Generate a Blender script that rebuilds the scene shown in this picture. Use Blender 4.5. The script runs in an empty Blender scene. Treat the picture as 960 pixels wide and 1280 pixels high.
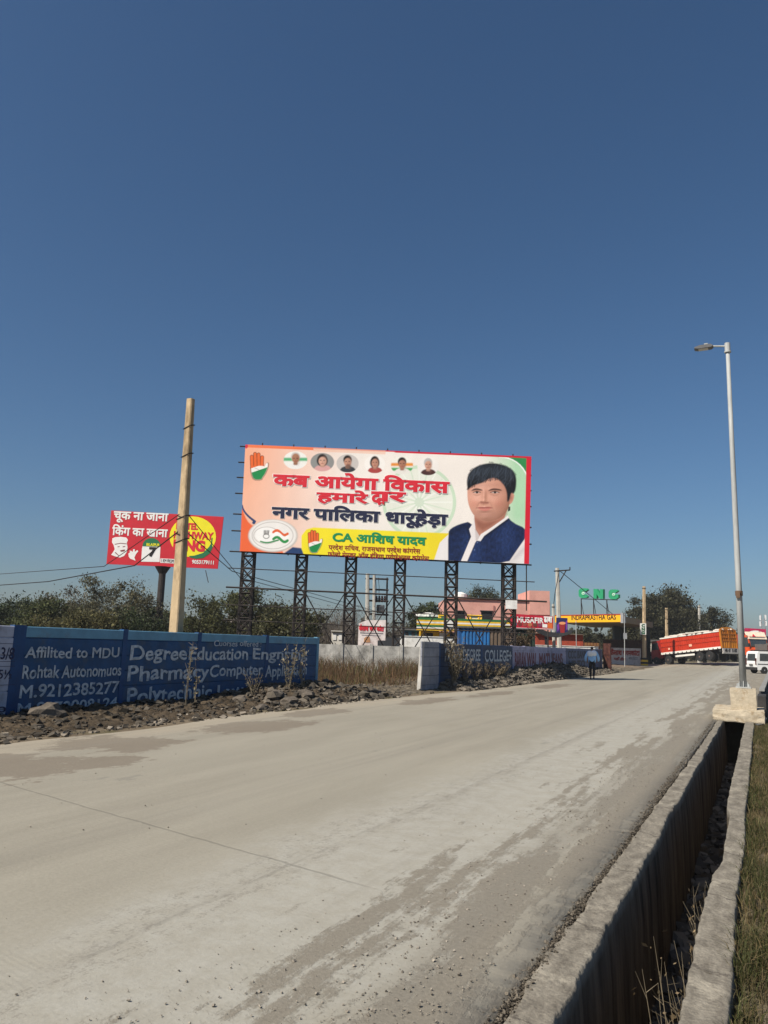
import bpy, bmesh, math, random
import numpy as np
from math import radians, sin, cos, pi, atan2, sqrt, tan
from mathutils import Vector, Matrix, noise
sc = bpy.context.scene
COL = sc.collection
rnd = random.Random(7)
# ------------------------------------------------------------------ camera
CAM_H, FPX = 1.55, 961.0
PITCH, ROLL, YAW = radians(9.7), radians(1.8), radians(26.0)
RM = Matrix.Rotation(YAW, 3, 'Z') @ Matrix.Rotation(pi/2+PITCH, 3, 'X') @ Matrix.Rotation(ROLL, 3, 'Z')
CAMP = Vector((0, 0, CAM_H))
cd = bpy.data.cameras.new('camera'); cam = bpy.data.objects.new('camera', cd); COL.objects.link(cam)
cam.matrix_world = Matrix.Translation(CAMP) @ RM.to_4x4()
cd.sensor_fit = 'VERTICAL'; cd.sensor_height = 36.0; cd.lens = 36.0*FPX/1280.0
cd.clip_start = .05; cd.clip_end = 6000
sc.camera = cam
# ------------------------------------------------------------------ light
LA, LB = .42, .85                      # horizontal travel of sunlight per metre of fall (+X, +Y)
SUN_EL = atan2(1, sqrt(LA*LA+LB*LB)); SUN_AZ = atan2(-LA, -LB)
w = bpy.data.worlds.new('World'); sc.world = w; w.use_nodes = True
nt = w.node_tree; bg = nt.nodes['Background']
sky = nt.nodes.new('ShaderNodeTexSky'); sky.sky_type = 'NISHITA'; sky.sun_disc = False
sky.sun_elevation = SUN_EL; sky.sun_rotation = SUN_AZ
sky.altitude = 0; sky.air_density = 1.0; sky.dust_density = 1.3; sky.ozone_density = 6.5
hs = nt.nodes.new('ShaderNodeHueSaturation'); hs.inputs['Hue'].default_value = .497; hs.inputs['Saturation'].default_value = 1.07
nt.links.new(sky.outputs[0], hs.inputs['Color']); nt.links.new(hs.outputs[0], bg.inputs[0]); bg.inputs[1].default_value = 0.060
sl = bpy.data.lights.new('sun', 'SUN'); sl.energy = 4.6; sl.angle = radians(.53); sl.color = (1, .93, .82)
so = bpy.data.objects.new('sun', sl); COL.objects.link(so)
so.rotation_euler = Vector((LA, LB, -1)).to_track_quat('-Z', 'Y').to_euler(); so.location = (-20, -20, 40)
vs = sc.view_settings; vs.view_transform = 'Standard'; vs.look = 'None'; vs.gamma = 1; vs.exposure = 0.45
vs.use_curve_mapping = False
sc.cycles.max_bounces = 6; sc.cycles.transparent_max_bounces = 4
# ------------------------------------------------------------------ helpers
def S(h):
    h = h.lstrip('#'); r = [int(h[i:i+2], 16)/255 for i in (0, 2, 4)]
    return tuple(c/12.92 if c <= .04045 else ((c+.055)/1.055)**2.4 for c in r)
HD = Vector((-sin(YAW), cos(YAW), 0)); RT = Vector((cos(YAW), sin(YAW), 0))
def ray(x, y): return RM @ Vector(((x-480)/FPX, -(y-640)/FPX, -1))
def on_x(x, y, X):
    d = ray(x, y); return CAMP + d*(X/d.x)
def on_d(x, y, D):
    d = ray(x, y); return CAMP + d*(D/d.dot(HD))
def on_z(x, y, Z=0.):
    d = ray(x, y); return CAMP + d*((Z-CAM_H)/d.z)
def gp(x, D, z=0.):                  # ground point under image column x at forward distance D
    p = on_d(x, 804+(x-480)*tan(ROLL), D); return Vector((p.x, p.y, z))
def sstep(a, b, x):
    t = min(1, max(0, (x-a)/(b-a))); return t*t*(3-2*t)
def nz(*p): return noise.noise(Vector(p))
def fbm(x, y, z=0, o=4):
    return noise.fractal(Vector((x, y, z)), 1.0, 2.0, o)
TR_C = gp(890, 88)
def terrain(x, y):
    d2 = ((x-TR_C.x-5)/9)**2+((y-TR_C.y-6)/9)**2
    return .74*math.exp(-d2) if d2 < 12 else 0.

MATS = {}
def _new(name):
    m = bpy.data.materials.new(name); m.use_nodes = True
    n = m.node_tree.nodes; return m, n, m.node_tree.links, n['Principled BSDF']
def mat(name, col, rough=.8, var=.18, scale=3., bump=0., bscale=40., metal=0., spec=.35, stretch=(1, 1, 1), dirt=None, dirt_amt=.5, dscale=1.2, emit=None):
    if name in MATS: return MATS[name]
    m, n, l, b = _new(name)
    if isinstance(col, str): col = S(col)
    tc = n.new('ShaderNodeTexCoord'); mp = n.new('ShaderNodeMapping'); mp.inputs['Scale'].default_value = stretch
    l.new(tc.outputs['Object'], mp.inputs[0])
    nn = n.new('ShaderNodeTexNoise'); nn.inputs['Scale'].default_value = scale; nn.inputs['Detail'].default_value = 6; nn.inputs['Roughness'].default_value = .65
    l.new(mp.outputs[0], nn.inputs['Vector'])
    rp = n.new('ShaderNodeValToRGB'); e = rp.color_ramp.elements
    e[0].position = .3; e[1].position = .72
    e[0].color = tuple(c*(1-var*1.3) for c in col)+(1,); e[1].color = tuple(min(1, c*(1+var)) for c in col)+(1,)
    l.new(nn.outputs[0], rp.inputs[0]); out = rp.outputs[0]
    if dirt:
        d = S(dirt) if isinstance(dirt, str) else dirt
        n2 = n.new('ShaderNodeTexNoise'); n2.inputs['Scale'].default_value = dscale; n2.inputs['Detail'].default_value = 9; n2.inputs['Roughness'].default_value = .7
        l.new(mp.outputs[0], n2.inputs['Vector'])
        r2 = n.new('ShaderNodeMapRange'); r2.inputs[1].default_value = .62-.3*dirt_amt; r2.inputs[2].default_value = .78-.18*dirt_amt
        l.new(n2.outputs[0], r2.inputs[0])
        mx = n.new('ShaderNodeMixRGB'); mx.inputs[2].default_value = d+(1,)
        l.new(r2.outputs[0], mx.inputs[0]); l.new(out, mx.inputs[1]); out = mx.outputs[0]
    l.new(out, b.inputs['Base Color'])
    b.inputs['Roughness'].default_value = rough; b.inputs['Metallic'].default_value = metal; b.inputs['Specular IOR Level'].default_value = spec
    if bump:
        n3 = n.new('ShaderNodeTexNoise'); n3.inputs['Scale'].default_value = bscale; n3.inputs['Detail'].default_value = 8
        l.new(mp.outputs[0], n3.inputs['Vector'])
        bp = n.new('ShaderNodeBump'); bp.inputs['Strength'].default_value = bump; bp.inputs['Distance'].default_value = .02
        l.new(n3.outputs[0], bp.inputs['Height']); l.new(bp.outputs[0], b.inputs['Normal'])
    MATS[name] = m; return m
def vcmat(name, rough=.8, transl=0., bump=0., spec=.3, bscale=(1, 1, 1)):
    if name in MATS: return MATS[name]
    m, n, l, b = _new(name)
    a = n.new('ShaderNodeAttribute'); a.attribute_name = 'Col'
    l.new(a.outputs['Color'], b.inputs['Base Color']); b.inputs['Roughness'].default_value = rough; b.inputs['Specular IOR Level'].default_value = spec
    if transl:
        t = n.new('ShaderNodeBsdfTranslucent'); mx = n.new('ShaderNodeMixShader'); mx.inputs[0].default_value = transl
        l.new(a.outputs['Color'], t.inputs[0]); l.new(b.outputs[0], mx.inputs[1]); l.new(t.outputs[0], mx.inputs[2])
        l.new(mx.outputs[0], n['Material Output'].inputs[0])
    if bump:
        tc = n.new('ShaderNodeTexCoord'); mp = n.new('ShaderNodeMapping'); mp.inputs['Scale'].default_value = bscale
        n3 = n.new('ShaderNodeTexNoise'); n3.inputs['Scale'].default_value = 1; n3.inputs['Detail'].default_value = 3
        l.new(tc.outputs['Object'], mp.inputs[0]); l.new(mp.outputs[0], n3.inputs['Vector'])
        bp = n.new('ShaderNodeBump'); bp.inputs['Strength'].default_value = bump; bp.inputs['Distance'].default_value = .1
        l.new(n3.outputs[0], bp.inputs['Height']); l.new(bp.outputs[0], b.inputs['Normal'])
    MATS[name] = m; return m

def tag(o, label=None, cat=None, group=None, kind=None):
    if label: o['label'] = label
    if cat: o['category'] = cat
    if group: o['group'] = group
    if kind: o['kind'] = kind
    return o
def thing(name, loc, label, cat, group=None, rot=None):
    o = bpy.data.objects.new(name, None); COL.objects.link(o); o.location = loc; o.empty_display_size = .2
    if rot is not None: o.rotation_euler = rot
    return tag(o, label, cat, group)
def copy_tree(o, parent=None):
    c = o.copy(); COL.objects.link(c)
    if parent: c.parent = parent
    for ch in list(o.children): copy_tree(ch, c)
    return c
def origin_of(p):
    v = Vector((0, 0, 0))
    while p is not None: v = v + p.location; p = p.parent
    return v
class MB:
    def __init__(s): s.v = []; s.f = []; s.m = []; s.mi = 0
    def add(s, vs, fs):
        b = len(s.v); s.v += [tuple(v) for v in vs]
        for f in fs: s.f.append([i+b for i in f]); s.m.append(s.mi)
        return s
    def mat(s, i): s.mi = i; return s
    def obox(s, o, ax, ay, az):                # corner + three edge vectors
        o, ax, ay, az = map(Vector, (o, ax, ay, az))
        p = [o, o+ax, o+ax+ay, o+ay]; p += [q+az for q in p]
        return s.add(p, [(3, 2, 1, 0), (4, 5, 6, 7), (0, 1, 5, 4), (1, 2, 6, 5), (2, 3, 7, 6), (3, 0, 4, 7)])
    def box(s, c, d, rz=0, bev=0):
        c = Vector(c); R = Matrix.Rotation(rz, 3, 'Z'); a = [R@Vector(v) for v in ((d[0], 0, 0), (0, d[1], 0), (0, 0, d[2]))]
        if not bev: return s.obox(c-(a[0]+a[1]+a[2])/2, *a)
        hx, hy, hz = d[0]/2, d[1]/2, d[2]/2; r = []
        for z, k in ((-hz, bev), (-hz+bev, 0), (hz-bev, 0), (hz, bev)):
            x, y = hx-k, hy-k
            r.append([(x-bev, -y, z), (x, -y+bev, z), (x, y-bev, z), (x-bev, y, z), (-x+bev, y, z), (-x, y-bev, z), (-x, -y+bev, z), (-x+bev, -y, z)])
        vs = [c+R@Vector(p) for q in r for p in q]; fs = [tuple(range(7, -1, -1)), tuple(range(24, 32))]
        for i in range(3):
            for j in range(8):
                k = (j+1) % 8; fs.append((i*8+j, i*8+k, i*8+8+k, i*8+8+j))
        return s.add(vs, fs)
    def tube(s, pts, rad, n=8, cap=True):
        pts = [Vector(p) for p in pts]
        if not hasattr(rad, '__len__'): rad = [rad]*len(pts)
        vs = []; fs = []; prev = None
        for i, p in enumerate(pts):
            t = (pts[min(i+1, len(pts)-1)]-pts[max(i-1, 0)]).normalized()
            u = prev-t*prev.dot(t) if prev is not None else t.cross(Vector((.31, .17, .93) if abs(t.z) < .9 else (1, 0, .1)))
            u.normalize(); prev = u; v = t.cross(u)
            for k in range(n):
                a = 2*pi*k/n; vs.append(p+(u*cos(a)+v*sin(a))*rad[i])
        for i in range(len(pts)-1):
            for k in range(n):
                q = (k+1) % n; fs.append((i*n+k, i*n+q, (i+1)*n+q, (i+1)*n+k))
        if cap: fs += [tuple(range(n-1, -1, -1)), tuple(range((len(pts)-1)*n, len(pts)*n))]
        return s.add(vs, fs)
    def bar(s, a, b, wd, ht=None):             # square bar between points
        return s.tube([a, b], (wd)*.7071, 4)
    def prism(s, outline, O, U, V, N):         # 2-D outline extruded along N
        O, U, V, N = map(Vector, (O, U, V, N)); n = len(outline)
        a = [O+U*p[0]+V*p[1] for p in outline]; b = [p+N for p in a]
        fs = [tuple(range(n-1, -1, -1)), tuple(range(n, 2*n))]+[(i, (i+1) % n, n+(i+1) % n, n+i) for i in range(n)]
        return s.add(a+b, fs)
    def disc(s, c, ax, r, wd, n=20):
        c, ax = Vector(c), Vector(ax).normalized()
        return s.tube([c-ax*wd/2, c+ax*wd/2], r, n)
    def rev(s, c, ax, prof, n=20):             # profile (along axis, radius)
        c, ax = Vector(c), Vector(ax).normalized()
        return s.tube_prof([(c+ax*a, r) for a, r in prof], ax, n)
    def tube_prof(s, pr, t, n):
        u = t.cross(Vector((.3, .2, .93) if abs(t.z) < .9 else (1, 0, 0))).normalized(); v = t.cross(u); vs = []; fs = []
        for p, r in pr:
            for k in range(n):
                a = 2*pi*k/n; vs.append(p+(u*cos(a)+v*sin(a))*r)
        for i in range(len(pr)-1):
            for k in range(n):
                q = (k+1) % n; fs.append((i*n+k, i*n+q, (i+1)*n+q, (i+1)*n+k))
        fs += [tuple(range(n-1, -1, -1)), tuple(range((len(pr)-1)*n, len(pr)*n))]
        return s.add(vs, fs)
    def build(s, name, mats, parent=None, world=True, smooth=False):
        me = bpy.data.meshes.new(name); off = origin_of(parent) if (parent is not None and world) else Vector((0, 0, 0))
        me.from_pydata([(v[0]-off.x, v[1]-off.y, v[2]-off.z) for v in s.v], [], s.f)
        mats = mats if isinstance(mats, (list, tuple)) else [mats]
        for m in mats: me.materials.append(m)
        me.polygons.foreach_set('material_index', s.m)
        if smooth: me.polygons.foreach_set('use_smooth', [True]*len(s.f))
        me.update()
        bm = bmesh.new(); bm.from_mesh(me); bmesh.ops.recalc_face_normals(bm, faces=bm.faces); bm.to_mesh(me); bm.free()
        o = bpy.data.objects.new(name, me); COL.objects.link(o)
        if parent is not None: o.parent = parent
        return o
def np_mesh(name, V, Fq, mtl, cols=None, parent=None, smooth=False):
    """V (n,3) array, Fq (m,k) index array, all faces k-sided"""
    off = origin_of(parent) if parent is not None else Vector((0, 0, 0))
    V = np.asarray(V, np.float32)-np.array(off, np.float32); Fq = np.asarray(Fq, np.int32); k = Fq.shape[1]
    me = bpy.data.meshes.new(name); me.vertices.add(len(V)); me.vertices.foreach_set('co', V.ravel())
    me.loops.add(Fq.size); me.loops.foreach_set('vertex_index', Fq.ravel())
    me.polygons.add(len(Fq)); me.polygons.foreach_set('loop_start', np.arange(0, Fq.size, k, dtype=np.int32))
    if smooth: pass
    me.polygons.foreach_set('use_smooth', np.full(len(Fq), smooth, bool)); me.update(calc_edges=True)
    if cols is not None:
        at = me.color_attributes.new('Col', 'FLOAT_COLOR', 'POINT')
        c = np.ones((len(V), 4), np.float32); c[:, :3] = cols; at.data.foreach_set('color', c.ravel())
    me.materials.append(mtl)
    o = bpy.data.objects.new(name, me); COL.objects.link(o)
    if parent is not None: o.parent = parent
    return o
def leaf_arrays(cen, size, cols, rg, asp=.55, up=0.):
    n = len(cen); a = rg.normal(size=(n, 3)); a[:, 2] *= .7; a /= np.linalg.norm(a, axis=1)[:, None]
    b = rg.normal(size=(n, 3)); b[:, 2] += up; b -= a*(a*b).sum(1)[:, None]; b /= np.linalg.norm(b, axis=1)[:, None]
    s = np.asarray(size).reshape(-1, 1)*np.ones((n, 1))
    V = np.stack([cen-b*s*.5, cen+a*s*asp*.5, cen+b*s*.5, cen-a*s*asp*.5], 1).reshape(-1, 3)
    return V, np.arange(4*n).reshape(n, 4), np.repeat(cols, 4, axis=0)
# ---- lettering
_FONT = {}
def text_mesh(body, bold=0.):
    k = (body, bold)
    if k in _FONT: return _FONT[k]
    c = bpy.data.curves.new('lettering', 'FONT'); c.body = body; c.size = 1; c.bevel_depth = bold; c.bevel_resolution = 0; c.resolution_u = 4
    if not bold: c.extrude = .005
    o = bpy.data.objects.new('lettering', c); COL.objects.link(o)
    dg = bpy.context.evaluated_depsgraph_get(); m = bpy.data.meshes.new_from_object(o.evaluated_get(dg))
    vs = [tuple(v.co) for v in m.vertices]; fs = [tuple(p.vertices) for p in m.polygons]
    bpy.data.objects.remove(o); bpy.data.curves.remove(c); bpy.data.meshes.remove(m)
    _FONT[k] = (vs, fs); return _FONT[k]
class Pl:
    """vertical drawing plane through point O with horizontal-ish axis U; image pixels of the photo map to (u, v) metres on it"""
    def __init__(s, O, U):
        s.O = Vector(O); s.U = Vector(U).normalized(); h = Vector((s.U.x, s.U.y, 0)).normalized(); s.N = h.cross(Vector((0, 0, 1)))
        s.V = Vector((0, 0, 1))
    def uv(s, x, y):
        d = ray(x, y); t = (s.O-CAMP).dot(s.N)/d.dot(s.N); p = CAMP+d*t-s.O
        h = Vector((s.U.x, s.U.y, 0)); u = p.dot(h)/h.dot(h); return u, p.z-u*s.U.z
    def pt(s, u, v, off=0.): return s.O+s.U*u+s.V*v+s.N*off
    def p(s, x, y, off=0.): return s.pt(*s.uv(x, y), off)
    def text(s, mb, body, box, off=.02, bold=0., jit=0., pad=0., thick=.004, keep=False):
        """fit body in px box (x0, ytop at x0, x1, ybottom at x0)"""
        u0, v1 = s.uv(box[0], box[1]); _, v0 = s.uv(box[0], box[3])
        sl = tan(ROLL); u1, _ = s.uv(box[2], box[3]+(box[2]-box[0])*sl)
        s.text_uv(mb, body, (u0, v0, u1, v1), off, bold, jit, pad, thick)
    def text_uv(s, mb, body, r, off=.02, bold=0., jit=0., pad=0., thick=.004):
        vs, fs = text_mesh(body, bold); u0, v0, u1, v1 = r
        bs, _ = text_mesh(body, 0.)
        x0 = min(v[0] for v in bs); x1 = max(v[0] for v in bs); y0 = min(v[1] for v in bs); y1 = max(v[1] for v in bs)
        z1 = max(abs(v[2]) for v in vs) or 1
        kx = (u1-u0)/(x1-x0); ky = (v1-v0)/(y1-y0)
        out = []
        for v in vs:
            u = u0+(v[0]-x0)*kx; q = v0+(v[1]-y0)*ky
            if jit: q += jit*(v1-v0)*nz(u*3.1, .7, 3); u += jit*.6*(v1-v0)*nz(u*2.3, q*2, 9)
            out.append(s.pt(u, q, off+thick*v[2]/z1))
        mb.add(out, fs)
    def poly(s, mb, pts, off=.01, thick=.004):
        mb.prism([s.uv(*q) for q in pts], s.O+s.N*(off-thick), s.U, s.V, s.N*thick)
def ell(cx, cy, rx, ry, n=28, a0=0, a1=2*pi): return [(cx+rx*cos(a0+(a1-a0)*i/n), cy+ry*sin(a0+(a1-a0)*i/n)) for i in range(n)]
# ------------------------------------------------------------------ ground, road, drain
def grid_mesh(name, rows, m, parent=None, smooth=True, cols=None):
    r, c = len(rows), len(rows[0]); V = np.array(rows, np.float32).reshape(-1, 3)
    i = np.arange((r-1)*c).reshape(r-1, c)[:, :-1].ravel()
    return np_mesh(name, V, np.stack([i, i+1, i+c+1, i+c], 1), m, cols, parent, smooth)
def ground_material():
    m, n, l, b = _new('dry_soil')
    tc = n.new('ShaderNodeTexCoord')
    def N(sc_, det=6, rough=.6):
        q = n.new('ShaderNodeTexNoise'); q.inputs['Scale'].default_value = sc_; q.inputs['Detail'].default_value = det; q.inputs['Roughness'].default_value = rough
        l.new(tc.outputs['Object'], q.inputs['Vector']); return q.outputs[0]
    rp = n.new('ShaderNodeValToRGB'); e = rp.color_ramp.elements
    e[0].position = .35; e[0].color = (.105, .08, .052, 1); e[1].position = .68; e[1].color = (.21, .17, .12, 1)
    l.new(N(.9, 10, .7), rp.inputs[0])
    mr = n.new('ShaderNodeMapRange'); mr.inputs[1].default_value = .5; mr.inputs[2].default_value = .64
    l.new(N(.35, 8), mr.inputs[0])
    mx = n.new('ShaderNodeMixRGB'); mx.inputs[2].default_value = (.085, .085, .035, 1); l.new(mr.outputs[0], mx.inputs[0]); l.new(rp.outputs[0], mx.inputs[1])
    l.new(mx.outputs[0], b.inputs['Base Color']); b.inputs['Roughness'].default_value = .95; b.inputs['Specular IOR Level'].default_value = .1
    bp = n.new('ShaderNodeBump'); bp.inputs['Strength'].default_value = .8; bp.inputs['Distance'].default_value = .04
    l.new(N(14, 10, .7), bp.inputs['Height']); l.new(bp.outputs[0], b.inputs['Normal'])
    return m
M_SOIL = ground_material()
xs = [-2500, -800, -300, -200, -150, -120, -100, -85, -70, -60, -52, -45, -40, -35, -30, -26, -22, -18, -15, -12.6, -11, -9.6, -7, -4, -2, -1.3, -1.22, -1.0, -.28, -.20, 0, .5, 1.2, 2, 4, 6, 8, 10, 12, 15, 18, 22, 27, 33, 40, 50, 65, 85, 120, 200, 400, 900, 2500]
ys = [-400, -60, -20, -8.05, -8, -4, 0, 3, 6, 9, 12, 15, 18, 20, 21.9, 21.95, 23, 26, 30, 35, 40, 46, 52, 58, 64, 70, 75, 80, 84, 88, 92, 96, 100, 104, 108, 112, 117, 123, 130, 140, 155, 180, 230, 320, 600, 1200, 3000]
rows = []
for y in ys:
    r = []
    for x in xs:
        z = terrain(x, y)
        if -9.0 < x < -1.1 and y < 125: z -= .07
        elif -1.1 <= x <= -.25: z = -1.06 if -8 <= y <= 21.9 else -.07
        elif x > -.25 and y < 21.95: z = -.10+.05*nz(x*1.7, y*.6, 2)
        elif x > -.25 and y < 128: z -= .07
        elif x < -12 and y < 128: z += .05*nz(x*.3, y*.3, 1)-.02
        if x < -9 and y > 66: z -= .05
        r.append((x, y, z))
    rows.append(r)
tag(grid_mesh('ground', rows, M_SOIL, smooth=False), kind='structure')

def road_material():
    m, n, l, b = _new('dusty_concrete')
    tc = n.new('ShaderNodeTexCoord'); sp = n.new('ShaderNodeSeparateXYZ'); l.new(tc.outputs['Object'], sp.inputs[0])
    def N(scale, det=6, rough=.6, st=(1, 1, 1)):
        mp = n.new('ShaderNodeMapping'); mp.inputs['Scale'].default_value = st; l.new(tc.outputs['Object'], mp.inputs[0])
        q = n.new('ShaderNodeTexNoise'); q.inputs['Scale'].default_value = scale; q.inputs['Detail'].default_value = det; q.inputs['Roughness'].default_value = rough
        l.new(mp.outputs[0], q.inputs['Vector']); return q.outputs[0]
    def A(op, a, c=0., d=None):
        q = n.new('ShaderNodeMath'); q.operation = op
        for i, v in enumerate((a, c, d)):
            if v is None: continue
            if isinstance(v, (int, float)): q.inputs[i].default_value = v
            else: l.new(v, q.inputs[i])
        return q.outputs[0]
    def R(v, lo, hi):
        q = n.new('ShaderNodeMapRange'); q.interpolation_type = 'SMOOTHSTEP'; q.inputs[1].default_value = lo; q.inputs[2].default_value = hi; l.new(v, q.inputs[0]); return q.outputs[0]
    def X(f, a, c):
        q = n.new('ShaderNodeMixRGB')
        for i, v in enumerate((f, a, c)):
            if isinstance(v, tuple): q.inputs[i].default_value = v+(1,)
            elif isinstance(v, float): q.inputs[i].default_value = v
            else: l.new(v, q.inputs[i])
        return q.outputs[0]
    x, y = sp.outputs[0], sp.outputs[1]
    streak = N(1.1, 9, .68, (1.3, .16, 1)); big = N(.45, 5, .6, (1, .4, 1)); fine = N(34, 6, .75); mid = N(5, 8, .7)
    warp = A('SUBTRACT', N(1.3, 9, .72, (1, .45, 1)), .5)
    xw = A('ADD', x, A('MULTIPLY', warp, 1.9))                        # ragged lateral position
    col = X(R(streak, .30, .70), (.218, .200, .154), (.286, .264, .207))
    col = X(A('MULTIPLY', R(big, .42, .64), .5), col, (.265, .247, .195))
    # bare, cleaner cement band
    band = A('MULTIPLY', R(xw, -3.9, -2.9), A('SUBTRACT', 1, R(xw, -1.9, -1.2)))
    col = X(A('MULTIPLY', band, A('ADD', .35, A('MULTIPLY', R(mid, .35, .65), .4))), col, (.375, .368, .325))
    # caked dust and grit near the drain: streaks dragged along the road, ragged at the edges
    dn = A('ADD', A('ADD', A('MULTIPLY', N(1.5, 6, .6, (2.2, .22, 1)), .62), A('MULTIPLY', N(7, 8, .75, (1, .5, 1)), .26)), A('MULTIPLY', N(26, 5, .8), .12))
    dthr = A('ADD', A('MULTIPLY', R(xw, -2.75, -1.9), .098), A('MULTIPLY', R(x, -2.0, -1.4), .045))
    dust = A('MULTIPLY', R(A('ADD', dn, dthr), .585, .635), R(xw, -2.75, -2.3))
    col = X(A('MULTIPLY', dust, .88), col, X(fine, (.122, .104, .076), (.225, .198, .150)))
    grit = A('MULTIPLY', A('SUBTRACT', 1, R(A('ABSOLUTE', A('ADD', xw, 3.05)), .05, .34)), R(A('ADD', A('MULTIPLY', N(9, 7, .8, (1, .5, 1)), .6), A('MULTIPLY', N(40, 3, .8), .4)), .50, .58))
    col = X(A('MULTIPLY', grit, .5), col, (.115, .10, .080))
    col = X(A('MULTIPLY', R(x, -1.45, -1.12), .45), col, (.225, .199, .157))
    # old mud patches along the left edge
    mud = None; wn = A('ADD', A('MULTIPLY', A('SUBTRACT', N(1.6, 8, .72, (1, .5, 1)), .5), 3.2), A('MULTIPLY', A('SUBTRACT', N(9, 4, .7, (1, .4, 1)), .5), .8))
    for cx, cy, rx, ry in ((-8.1, 6.3, 1.0, 1.1), (-8.6, 8.7, .9, 1.1), (-7.4, 7.4, .5, .6), (-8.3, 12.0, .7, 1.5), (-8.9, 15.2, .5, 1.4), (-8.4, 20.5, .5, 1.9), (-8.1, 25.5, .5, 2.4), (-7.9, 33., .5, 3.)):
        dx = A('DIVIDE', A('SUBTRACT', x, cx), rx); dy = A('DIVIDE', A('SUBTRACT', y, cy), ry)
        q = A('SUBTRACT', 1, R(A('ADD', A('SQRT', A('ADD', A('MULTIPLY', dx, dx), A('MULTIPLY', dy, dy))), wn), .82, 1.02)); mud = q if mud is None else A('MAXIMUM', mud, q)
    col = X(A('MULTIPLY', mud, .75), col, X(mid, (.080, .057, .036), (.155, .118, .078)))
    sand = A('SUBTRACT', 1, R(xw, -9.4, -8.2)); col = X(A('MULTIPLY', sand, A('SUBTRACT', .75, A('MULTIPLY', mud, .6))), col, (.34, .288, .21))
    # tyre tracks and damp spots
    spots = R(N(1.3, 5, .6, (1, .5, 1)), .68, .715); col = X(A('MULTIPLY', spots, .38), col, (.105, .102, .092))
    track = A('MULTIPLY', R(N(.6, 5, .6, (2.6, .035, 1)), .53, .66), .42); col = X(track, col, (.17, .155, .125))
    pits = R(N(60, 3, .8), .66, .74); col = X(A('MULTIPLY', pits, .4), col, (.12, .105, .085))
    col = X(.27, col, X(fine, (.08, .07, .055), (.50, .46, .39)))
    # joints: skew transverse cuts and one long seam
    wv = A('MULTIPLY', A('SUBTRACT', N(3, 4), .5), .06)
    tj = A('ADD', A('ADD', y, A('MULTIPLY', x, .228)), wv)
    d1 = A('ABSOLUTE', A('SUBTRACT', A('MODULO', A('ADD', tj, 36-4.22+6), 12.), 6.), 0)
    j1 = A('SUBTRACT', 1, R(d1, .008, .022))
    d2 = A('ABSOLUTE', A('ADD', A('ADD', x, 3.02), A('MULTIPLY', wv, 2.0)), 0); j2 = A('MULTIPLY', A('SUBTRACT', 1, R(d2, .006, .03)), R(N(2, 4), .4, .6))
    j1 = A('MULTIPLY', j1, A('SUBTRACT', 1, R(x, -2.7, -2.1))); jj = A('MAXIMUM', A('MULTIPLY', j1, .30), A('MULTIPLY', j2, .22)); col = X(jj, col, (.075, .068, .056))
    l.new(col, b.inputs['Base Color']); b.inputs['Roughness'].default_value = .88; b.inputs['Specular IOR Level'].default_value = .25
    h = A('ADD', A('MULTIPLY', fine, .5), A('MULTIPLY', mid, .6)); h = A('ADD', h, A('MULTIPLY', A('SINE', A('MULTIPLY', A('ADD', tj, A('MULTIPLY', N(2, 3), .05)), 170.)), A('MULTIPLY', R(N(1.3, 3), .45, .7), .05))); h = A('SUBTRACT', h, A('MULTIPLY', jj, 1.5)); h = A('ADD', h, A('MULTIPLY', dust, A('MULTIPLY', N(90, 4, .8), 1.2)))
    bp = n.new('ShaderNodeBump'); bp.inputs['Strength'].default_value = .55; bp.inputs['Distance'].default_value = .012
    l.new(h, bp.inputs['Height']); l.new(bp.outputs[0], b.inputs['Normal'])
    return m
M_ROAD = road_material()
def road_right(y):
    if y < 20.7: return -1.095+.075*sstep(3, 18, y)+.035*nz(y*1.1, 3, 0)+.03*nz(y*4.3, 1, 0)+.018*nz(y*13, 7, 0)
    if y < 22.35: return -1.02
    if y < 50: return -.16+(y-22.35)*.016
    return .28+(y-50)*.06 if y < 62 else 1.0+(y-62)**1.45*.55
def road_left(y):
    return -9.75+.2*nz(y*.2, 8, 0) if y < 84 else -9.7-(y-84)**1.3*.8
rows = []; y = -4.
while y < 128:
    a, b_ = road_left(y), road_right(y); r = []
    k = 34
    for i in range(k+1):
        x = a+(b_-a)*i/k; z = terrain(x, y)+.012*nz(x*.6, y*.25, 5)
        if y < 20.7: z += -.012*sstep(k-2, k, i)
        r.append((x, y, z))
    r.append((b_+.004, y, r[-1][2]-.16)); rows.append(r)
    y += .035 if 2.4 < y < 9 else .09 if y < 20.7 else .5 if y < 60 else 1.2
tag(grid_mesh('road', rows, M_ROAD, smooth=True), kind='structure')
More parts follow.
